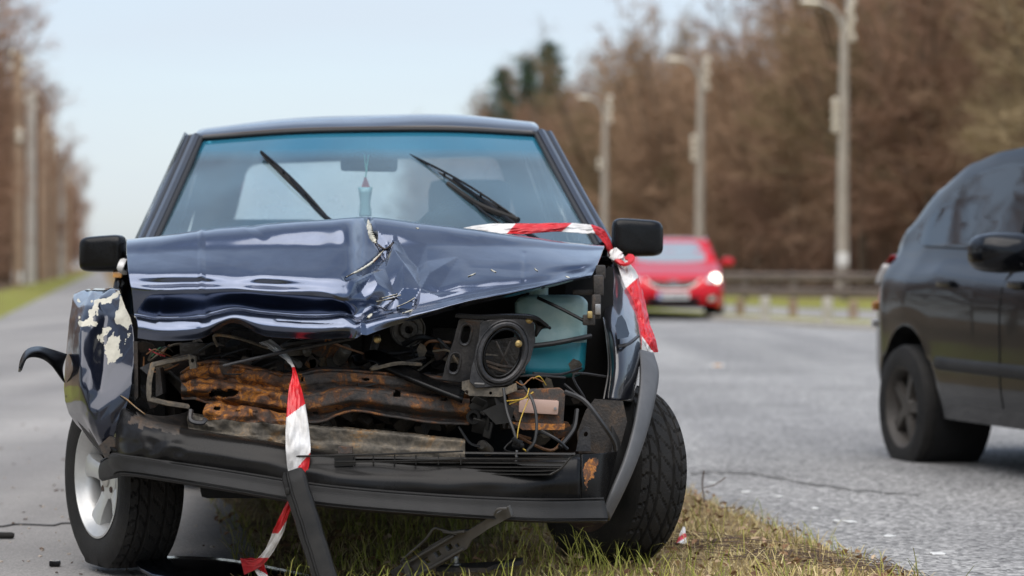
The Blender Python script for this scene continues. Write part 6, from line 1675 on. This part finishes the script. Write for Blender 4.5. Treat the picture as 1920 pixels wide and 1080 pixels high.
for s, mode in ((1, 'side'), (-1, 'sideb')):
    w1 = S and B.patch('side_window', 'dark_glass', blk, mode, [(2.18, 1.00), (2.20, 1.37), (2.55, 1.385), (2.85, 1.35), (3.12, 1.24), (3.36, 1.06), (3.30, 1.02), (2.75, 1.005)], 0.012, 0.02, 16, 2)
    w2 = B.patch('side_window', 'dark_glass', blk, mode, [(1.36, 1.00), (1.55, 1.14), (1.85, 1.33), (2.12, 1.375), (2.10, 0.985), (1.8, 0.98)], 0.012, 0.02, 16, 2)
    # rubbing strip and handles
    pts = [B.cast(mode, a, 0.46 + 0.01 * (a - 1.2))[0] for a in [1.12 + 0.1 * k for k in range(18)]]
    pts = [p for p in pts if p is not None]
    MB().tube(pts, 0.030, 8, flat=0.4).build('rubbing_strip', 'grey_plastic', blk)
    for a in (1.98, 2.72):
        h, _ = B.cast(mode, a, 0.84)
        MB().box(h + B.e * s * 0.012, (0.03, 0.15, 0.03), rot=(0, 0, math.atan2(d_.y, d_.x) - math.pi / 2), bev=0.008).build('door_handle', 'black_car_paint', blk)
    h, _ = B.cast(mode, 1.52, 0.70)
    MB().box(h + B.e * s * 0.006, (0.016, 0.16, 0.028), rot=(0, 0, math.atan2(d_.y, d_.x) - math.pi / 2), bev=0.004).build('side_badge', 'chrome', blk)
    # door gaps
    for a0, a1 in ((2.14, 2.12), (1.26, 1.20)):
        pts = [B.cast(mode, a0 + (a1 - a0) * t, 0.96 - 0.66 * t)[0] + B.e * s * 0.0005 for t in [k / 14 for k in range(15)]]
        MB().tube(pts, 0.004, 5).build('door_gap', 'dark_cavity', blk)
    # mirror
    mc = B.P(1.70, s * 1.0, 0.975); rows = []
    for dd, sc in ((-0.10, 0.0), (-0.095, 0.5), (-0.06, 0.88), (0.0, 1.0), (0.06, 0.96), (0.06, 0.0)):
        rows.append([mc + B.d * dd + B.e * (0.15 * sc * math.cos(t) * abs(math.cos(t)) ** -0.35) + Vector((0, 0, 0.085 * sc * math.sin(t) * abs(math.sin(t)) ** -0.35)) for t in [2 * math.pi * (k + 0.5) / 24 for k in range(24)]])
    mo = MB().grid(rows, close_v=True).build('side_mirror', 'black_car_paint', blk)
    MB().tube([mc + B.e * (-s * 0.08) + Vector((0, 0, -0.05)), B.P(1.66, s * 0.76, 0.95)], 0.03, 8).build('mirror_arm', 'black_plastic', mo)
    # tail lamp stack on the rear corner
    for nm, mt, z0, z1, a0, a1 in (('tail_lamp', 'tail_white', 0.83, 0.93, 3.66, 3.80), ('tail_lamp', 'tail_red', 0.935, 0.975, 3.64, 3.78), ('tail_lamp', 'tail_amber', 0.70, 0.745, 3.70, 3.83), ('tail_lamp', 'tail_white', 0.62, 0.655, 3.70, 3.83)):
        B.patch(nm, mt, blk, mode, [(a0, z0), (a0 - 0.03, z1), (a1 - 0.02, z1), (a1, z0)], 0.03, 0.06, 4, 1)
S_ = B.patch('rear_window', 'dark_glass', blk, 'rear', [(-0.52, 1.02), (-0.44, 1.34), (0.44, 1.34), (0.52, 1.02)], 0.005, 0.01, 6, 2)
B.patch('windscreen', 'dark_glass', blk, 'front', [(-0.58, 1.08), (-0.44, 1.38), (0.44, 1.38), (0.58, 1.08)], 0.005, 0.01, 6, 2)
for s in (-1, 1):
    B.patch('headlight', 'lamp_clear', blk, 'front', [(s * 0.45, 0.62), (s * 0.5, 0.74), (s * 0.70, 0.76), (s * 0.72, 0.62)], 0.006, 0.02, 4, 1)
B.patch('grille', 'black_plastic', blk, 'front', [(-0.40, 0.58), (-0.36, 0.66), (0.36, 0.66), (0.40, 0.58)], 0.006, 0.02, 4, 1)
# ------------------------------------------------------------------ barrier tape
def tape(name, L, Rr, n, red, label, crinkle=0.006, mat0='tape_white'):
    n0 = n; n = n * 3
    a = spl([W3(p) for p in L], n); b = spl([W3(p) for p in Rr], n)
    rows = []
    for i in range(n):
        row = []
        for k in range(33):
            t = k / 32; p = a[i].lerp(b[i], t); s_ = i / n * n0
            p = p + Vector((0, -1, 0.2)) * (crinkle * (noise.noise(Vector((s_ * 0.11, t * 2.2, n0))) * 1.9 + 0.7 * noise.noise(Vector((s_ * 0.3 + t * 3, t * 7, n0))) + 0.6 * math.sin(math.pi * t)))
            row.append(p)
        rows.append(row)
    mb = MB().grid(rows)
    c = sum((mb.v[i] for i in range(len(mb.v))), Vector()) / len(mb.v)
    low = min(v.z for v in mb.v)
    slots = zoned(mb, [('tape_red', red)])
    o = mb.build(name, mat0, None, solid=0.0012, origin=(c.x, c.y, low))
    o.data.materials.append(M['tape_red']); o.data.polygons.foreach_set('material_index', slots)
    return tag(o, label, 'barrier tape')
above = lambda x, y, x1, y1, x2, y2: (y - y1) - (y2 - y1) / (x2 - x1) * (x - x1) < 0
def red1(x, y):
    if y < 688: return False
    if y < 800: return above(x, y, 537, 783, 572, 757)
    if y < 925: return not above(x, y, 552, 884, 582, 848)
    if y < 1000: return above(x, y, 522, 1000, 545, 965)
    return y > 1046 or (x < 478)
tape('barrier_tape',
     [(486, 642, 7.24), (515, 660, 7.20), (536, 676, 7.12), (548, 694, 7.05), (541, 735, 7.00), (536, 785, 6.955), (536, 840, 6.93), (540, 885, 6.93), (551, 915, 6.935), (532, 952, 6.95), (515, 990, 6.97), (497, 1030, 7.02), (475, 1050, 7.10), (450, 1046, 7.25)],
     [(508, 636, 7.27), (532, 655, 7.22), (546, 674, 7.13), (553, 692, 7.06), (567, 735, 7.00), (577, 785, 6.96), (582, 840, 6.935), (578, 880, 6.94), (566, 915, 6.945), (543, 962, 6.96), (529, 1005, 6.98), (504, 1046, 7.03), (486, 1064, 7.08), (458, 1078, 7.2)],
     110, red1, 'red and white barrier tape hanging down over the torn front of the wreck')
tape('barrier_tape', [(452, 1048, 7.22), (470, 1060, 7.15), (486, 1085, 7.10), (492, 1110, 7.05)], [(470, 1046, 7.2), (490, 1052, 7.12), (500, 1072, 7.1), (512, 1105, 7.05)], 30, lambda x, y: not (segd(x, y, (470, 1066, 500, 1084)) < 6), 'crumpled red loop of barrier tape lying on the fallen dark panel', 0.008)
def red2(x, y):
    return (950 + (438 - y) * 0.9 < x < 1058 - (y - 430) * 1.2) or x > 1112 + (y - 430) * 0.5
tape('barrier_tape',
     [(868, 428, 8.02), (915, 420, 8.05), (980, 419, 8.08), (1050, 418, 8.12), (1100, 420, 8.16), (1128, 428, 8.2), (1143, 448, 8.22), (1152, 474, 8.22)],
     [(872, 432, 8.0), (930, 438, 8.02), (985, 438, 8.05), (1050, 434, 8.09), (1095, 438, 8.12), (1118, 440, 8.16), (1133, 458, 8.18), (1146, 484, 8.2)],
     90, red2, 'red and white barrier tape stretched across the bonnet foot of the windscreen to the mirror', 0.006)
def red3(x, y): return 535 + (1180 - x) * 0.9 < y < 612 + (x - 1190) * 1.4
tape('barrier_tape',
     [(1150, 480, 8.18), (1160, 505, 8.12), (1172, 540, 8.02), (1184, 580, 7.92), (1194, 620, 7.82), (1206, 640, 7.78), (1216, 662, 7.8)],
     [(1162, 478, 8.2), (1190, 505, 8.16), (1201, 535, 8.08), (1212, 575, 7.98), (1219, 610, 7.90), (1228, 634, 7.86), (1234, 660, 7.86)],
     80, red3, 'red and white barrier tape trailing from the mirror down the fender', 0.010)
def knot():
    mb = MB(); rr = random.Random(4); c = W(1156, 484, 8.16)
    for i in range(5):
        q = [c + Vector((rr.gauss(0, 0.010), rr.gauss(0, 0.012), rr.gauss(0, 0.016))) for _ in range(5)]
        mb.tube(spl(q, 18), 0.006, 6, flat=2.0)
    return tag(mb.build('tape_knot', 'tape_white', None, origin=c), 'small white knot of tape tied round the mirror arm', 'barrier tape')
knot()
c = W(1172, 492, 8.14)
mb = MB(); q = [W3(p) for p in ((1158, 488, 8.14), (1170, 496, 8.1), (1182, 492, 8.1), (1184, 484, 8.12), (1176, 482, 8.14))]
mb.tube(spl(q, 24), 0.006, 6, flat=2.2)
tag(mb.build('tape_knot', 'tape_red', None, origin=c), 'small red tape loop under the mirror', 'barrier tape')
c = W(229, 500, 8.2)
mb = MB(); mb.tube(spl([W3(p) for p in ((232, 488, 8.22), (228, 496, 8.18), (226, 505, 8.18), (233, 512, 8.2))], 16), 0.007, 6, flat=1.8)
tag(mb.build('tape_knot', 'tape_white', None, origin=c), 'white tape end tied behind the crushed fender mirror', 'barrier tape')
tape('tape_scrap', [(1268, 1018, 8.05), (1274, 1002, 8.1), (1280, 988, 8.15)], [(1287, 1020, 8.0), (1286, 1004, 8.1), (1284, 988, 8.15)], 16, lambda x, y: segd(x, y, (1268, 1014, 1284, 1004)) < 4, 'scrap of white and red tape on the grass behind the bulging tyre', 0.006)
# air freshener hanging from the mirror
c = W(686, 375, 8.86)
fr_ = thing('air_freshener', W(686, 405, 8.86), 'red and clear air freshener hanging from the rear view mirror', 'air freshener')
simple('freshener_wrap', (0.45, 0.62, 0.62), 0.2, coat=0.6); simple('freshener_red', (0.55, 0.12, 0.10), 0.5); simple('green_string', (0.25, 0.60, 0.42), 0.7)
MB().tube([W(683, 290, 8.88), W(687, 322, 8.86), W(685, 332, 8.86)], 0.0022, 6).build('string', 'green_string', fr_)
MB().tube([W(691, 290, 8.88), W(687, 322, 8.86)], 0.0022, 6).build('string', 'green_string', fr_)
MB().plate([[W(x, y, 8.86) for x, y in ((685, 328), (694, 352), (692, 360), (679, 360), (677, 352))]], (0, 0.012, 0)).build('card', 'freshener_red', fr_, smooth=False)
rows = [[W(x0 + (x1 - x0) * t, y, 8.86 - 0.008 * math.sin(math.pi * t)) for t in (0, .25, .5, .75, 1)] for x0, x1, y in ((671, 699, 351), (673, 697, 362), (675, 694, 380), (673, 697, 402), (674, 696, 406))]
MB().grid(rows).build('wrapper', 'freshener_wrap', fr_, solid=0.01)

# ------------------------------------------------------------------ debris
def gz(px, py, z=0.0):
    Y = F * (CAMZ - z) / (py - HOR); return Vector(((px - 960) / F * Y, Y, z))
# black trim bar leaning on the bumper
top = W(547, 882, 6.86); bot = W(622, 1124, 6.80)
ax = (bot - top).normalized(); sd = Vector((0, -1, 0)).cross(ax).normalized(); fn_ = sd.cross(ax).normalized()
bar = thing('trim_bar', bot, 'ridged black plastic trim bar leaning against the bumper strip', 'trim bar')
prof_ = [(-0.032, 0.018), (-0.034, 0.004), (-0.030, -0.010), (-0.020, -0.013), (-0.018, -0.007), (-0.013, -0.007), (-0.011, -0.013), (0.000, -0.014), (0.024, -0.013), (0.031, -0.008), (0.033, 0.004), (0.030, 0.018)]
rows = []
L_ = (bot - top).length
for k in range(30):
    t = k / 29; p = top + ax * L_ * t; w = 1.0 if k > 1 else (0.78 if k == 0 else 0.95)
    wob = 0.002 * noise.noise(Vector((k * 0.3, 0, 0)))
    rows.append([p + sd * (a * w + wob) + fn_ * (b * (w if k > 1 else 0.8)) for a, b in prof_])
mb = MB().grid(rows, close_v=True); m0 = len(prof_); mb.f.append(tuple(range(m0))); mb.f.append(tuple(29 * m0 + j for j in range(m0))[::-1])
mb.build('bar', 'dusty_plastic', bar, angle=30)
MB().box(top + ax * 0.05 + sd * -0.026 + fn_ * -0.012, (0.012, 0.012, 0.018), bev=0.003).build('clip', 'dusty_plastic', bar)
# slotted bracket leaning on the bumper
top = W(958, 958, 6.86); bot = gz(735, 1094, 0.015); bot.y = 7.12
ax = (bot - top).normalized(); sd = Vector((0, -1, 0)).cross(ax).normalized(); fn_ = sd.cross(ax).normalized()
L_ = (bot - top).length
simple('bracket_plastic', (0.045, 0.043, 0.04), 0.4, col2=(0.10, 0.095, 0.088), vscale=14)
br = thing('plastic_bracket', bot, 'broken black slotted bracket propped on the grass under the bumper', 'bracket')
P_ = lambda t, a, b=0.0: top + ax * L_ * t + sd * a + fn_ * b
pl_ = [P_(0.0, -0.014), P_(0.02, 0.014), P_(0.20, 0.012), P_(0.36, 0.016), P_(0.42, 0.030), P_(0.80, 0.034), P_(1.0, 0.026), P_(1.0, -0.022), P_(0.62, -0.028), P_(0.42, -0.028), P_(0.34, -0.012), P_(0.18, -0.014)]
hs = [[P_(t, a0), P_(t + dt, a0), P_(t + dt, a1), P_(t, a1)] for t, dt, a0, a1 in ((0.50, 0.05, -0.006, 0.010), (0.60, 0.045, -0.006, 0.010), (0.70, 0.05, -0.006, 0.012), (0.45, 0.03, 0.004, 0.014), (0.84, 0.05, -0.004, 0.012))]
MB().plate([pl_] + hs, fn_ * 0.014).build('plate', 'bracket_plastic', br, smooth=False, bevel=0.0015)
for a in (-0.020, 0.024):
    MB().tube([P_(0.43, a, -0.006), P_(0.7, a, -0.012), P_(0.9, a * 0.9, -0.006)], 0.004, 6).build('rib', 'bracket_plastic', br)
MB().tube(spl([P_(0.40, -0.02, -0.012), P_(0.47, -0.052, -0.016), P_(0.52, -0.064, -0.012), P_(0.62, -0.050, -0.014), P_(0.84, -0.034, -0.012), P_(0.87, -0.02, -0.006)], 26), 0.0038, 6).build('hook', 'bracket_plastic', br)
MB().tube(spl([P_(0.47, -0.045, -0.014), P_(0.42, -0.03, -0.012), P_(0.34, -0.016, -0.012)], 12), 0.005, 6).build('hook', 'bracket_plastic', br)
MB().tube(spl([P_(0.0, -0.012, -0.01), P_(0.03, -0.02, -0.014), P_(0.06, -0.022, -0.012), P_(0.10, -0.014, -0.01)], 12), 0.0036, 6).build('hook', 'bracket_plastic', br)
MB().tube([P_(0.83, -0.028, -0.012), P_(0.88, 0.022, -0.016)], 0.010, 8).build('clamp', 'bracket_plastic', br)
# fallen dark panel at the wheel
rows = [spl([W3(p) for p in r], 26) for r in (
  [(256, 1046, 7.62), (330, 1042, 7.62), (430, 1048, 7.58), (530, 1066, 7.5), (600, 1082, 7.4)],
  [(254, 1052, 7.56), (330, 1049, 7.54), (430, 1056, 7.48), (530, 1076, 7.4), (605, 1092, 7.32)],
  [(262, 1064, 7.50), (335, 1066, 7.44), (435, 1076, 7.38), (535, 1096, 7.30), (610, 1108, 7.25)],
  [(285, 1078, 7.44), (345, 1086, 7.34), (440, 1098, 7.26), (540, 1112, 7.2), (615, 1118, 7.15)])]
mb = MB().grid(rows); c = mb.v[0].copy(); c.z = 0
o = mb.build('body_panel', 'hood_paint', None, solid=0.014, bevel=0.003, origin=(c.x, c.y, -0.03)); tag(o, 'long curved dark body panel lying on the ground by the alloy wheel', 'panel')
# flat chunk with a bolt
c = gz(900, 1074, 0.03)
ch = thing('metal_bracket', c, 'flat rusty bracket with a bolt lying in the grass under the bumper', 'bracket')
MB().plate([[c + Vector((x, y, 0.02 + 0.02 * abs(x) + 0.1 * x * (x > 0))) for x, y in ((-0.12, -0.06), (-0.10, 0.02), (-0.03, 0.06), (0.05, 0.05), (0.12, 0.08), (0.115, 0.0), (0.04, -0.02), (0.02, -0.08))]], (0, 0, -0.012)).build('plate', 'grime_dark', ch, smooth=False)
m = Matrix.Translation(c + Vector((-0.07, -0.02, 0.024))) @ Matrix.Rotation(-math.pi / 2, 4, 'Y')
MB().lathe([(0.0, 0.024), (0.009, 0.024), (0.011, 0.018), (0.011, 0.006), (0.018, 0.004), (0.018, 0.0)], m, 8).build('bolt', 'steel', ch, smooth=False)
# bits on the path
c = gz(103, 1062, -0.034)
pg = thing('rubber_plug', c, 'small black rubber plug on the cycle path in front of the alloy wheel', 'plug')
MB().box(c + Vector((0, 0, 0.009)), (0.034, 0.024, 0.018), bev=0.006).build('body', 'black_plastic', pg)
MB().tube([c + Vector((-0.013, -0.006, 0.018)), c + Vector((0, -0.008, 0.0165)), c + Vector((0.013, -0.006, 0.018))], 0.0014, 5).build('rim', 'galvanised', pg)
c = gz(5, 1010, -0.034)
pg = thing('rubber_sleeve', c, 'dull black rubber sleeve lying on the cycle path', 'sleeve')
MB().tube([c + Vector((-0.05, 0, 0.011)), c + Vector((0.03, 0, 0.011)), c + Vector((0.038, 0, 0.010))], [0.011, 0.011, 0.008], 12).build('body', 'rubber', pg)
MB().tube([c + Vector((0.036, 0, 0.011)), c + Vector((0.0385, 0, 0.011))], 0.0055, 10).build('bore', 'dark_cavity', pg)
pts = [gz(px, py, -0.032) for px, py in ((-60, 985), (0, 987), (30, 983), (70, 984), (100, 985), (118, 981), (150, 982), (190, 985))]
mb = MB().tube(spl(pts, 60), 0.0030, 6)
tag(mb.build('loose_cable', 'wire_black', None, origin=pts[0]), 'thin black cable lying across the cycle path to the alloy wheel', 'cable')
simple('pale_stone', (0.42, 0.36, 0.30), 0.9, var=0.2)
rr = random.Random(3)
mb = MB()
for i in range(170):
    px = rr.uniform(0, 440); py = rr.uniform(600, 1080) if i % 3 else rr.uniform(900, 1080)
    p = gz(px, py, -0.033); s = rr.uniform(0.0015, 0.005); mb.box(p, (s * 2.4, s * 1.8, s), rot=(0, 0, rr.uniform(0, 3)), bev=s * 0.3)
tag(mb.build('grit', 'pale_stone'), 'loose grit and crumbs scattered on the cycle path', 'grit', kind='stuff')
mb = MB()
for i in range(60):
    px = rr.uniform(-20, 420); py = rr.uniform(780, 1080)
    p = gz(px, py, -0.031); s = rr.uniform(0.003, 0.008); mb.box(p, (s * 2.2, s * 1.5, s * 0.6), rot=(rr.gauss(0, .3), rr.gauss(0, .3), rr.uniform(0, 3)), bev=s * 0.2)
tag(mb.build('debris_crumbs', 'twig'), 'dark crumbs and leaf bits on the cycle path', 'debris', kind='stuff')
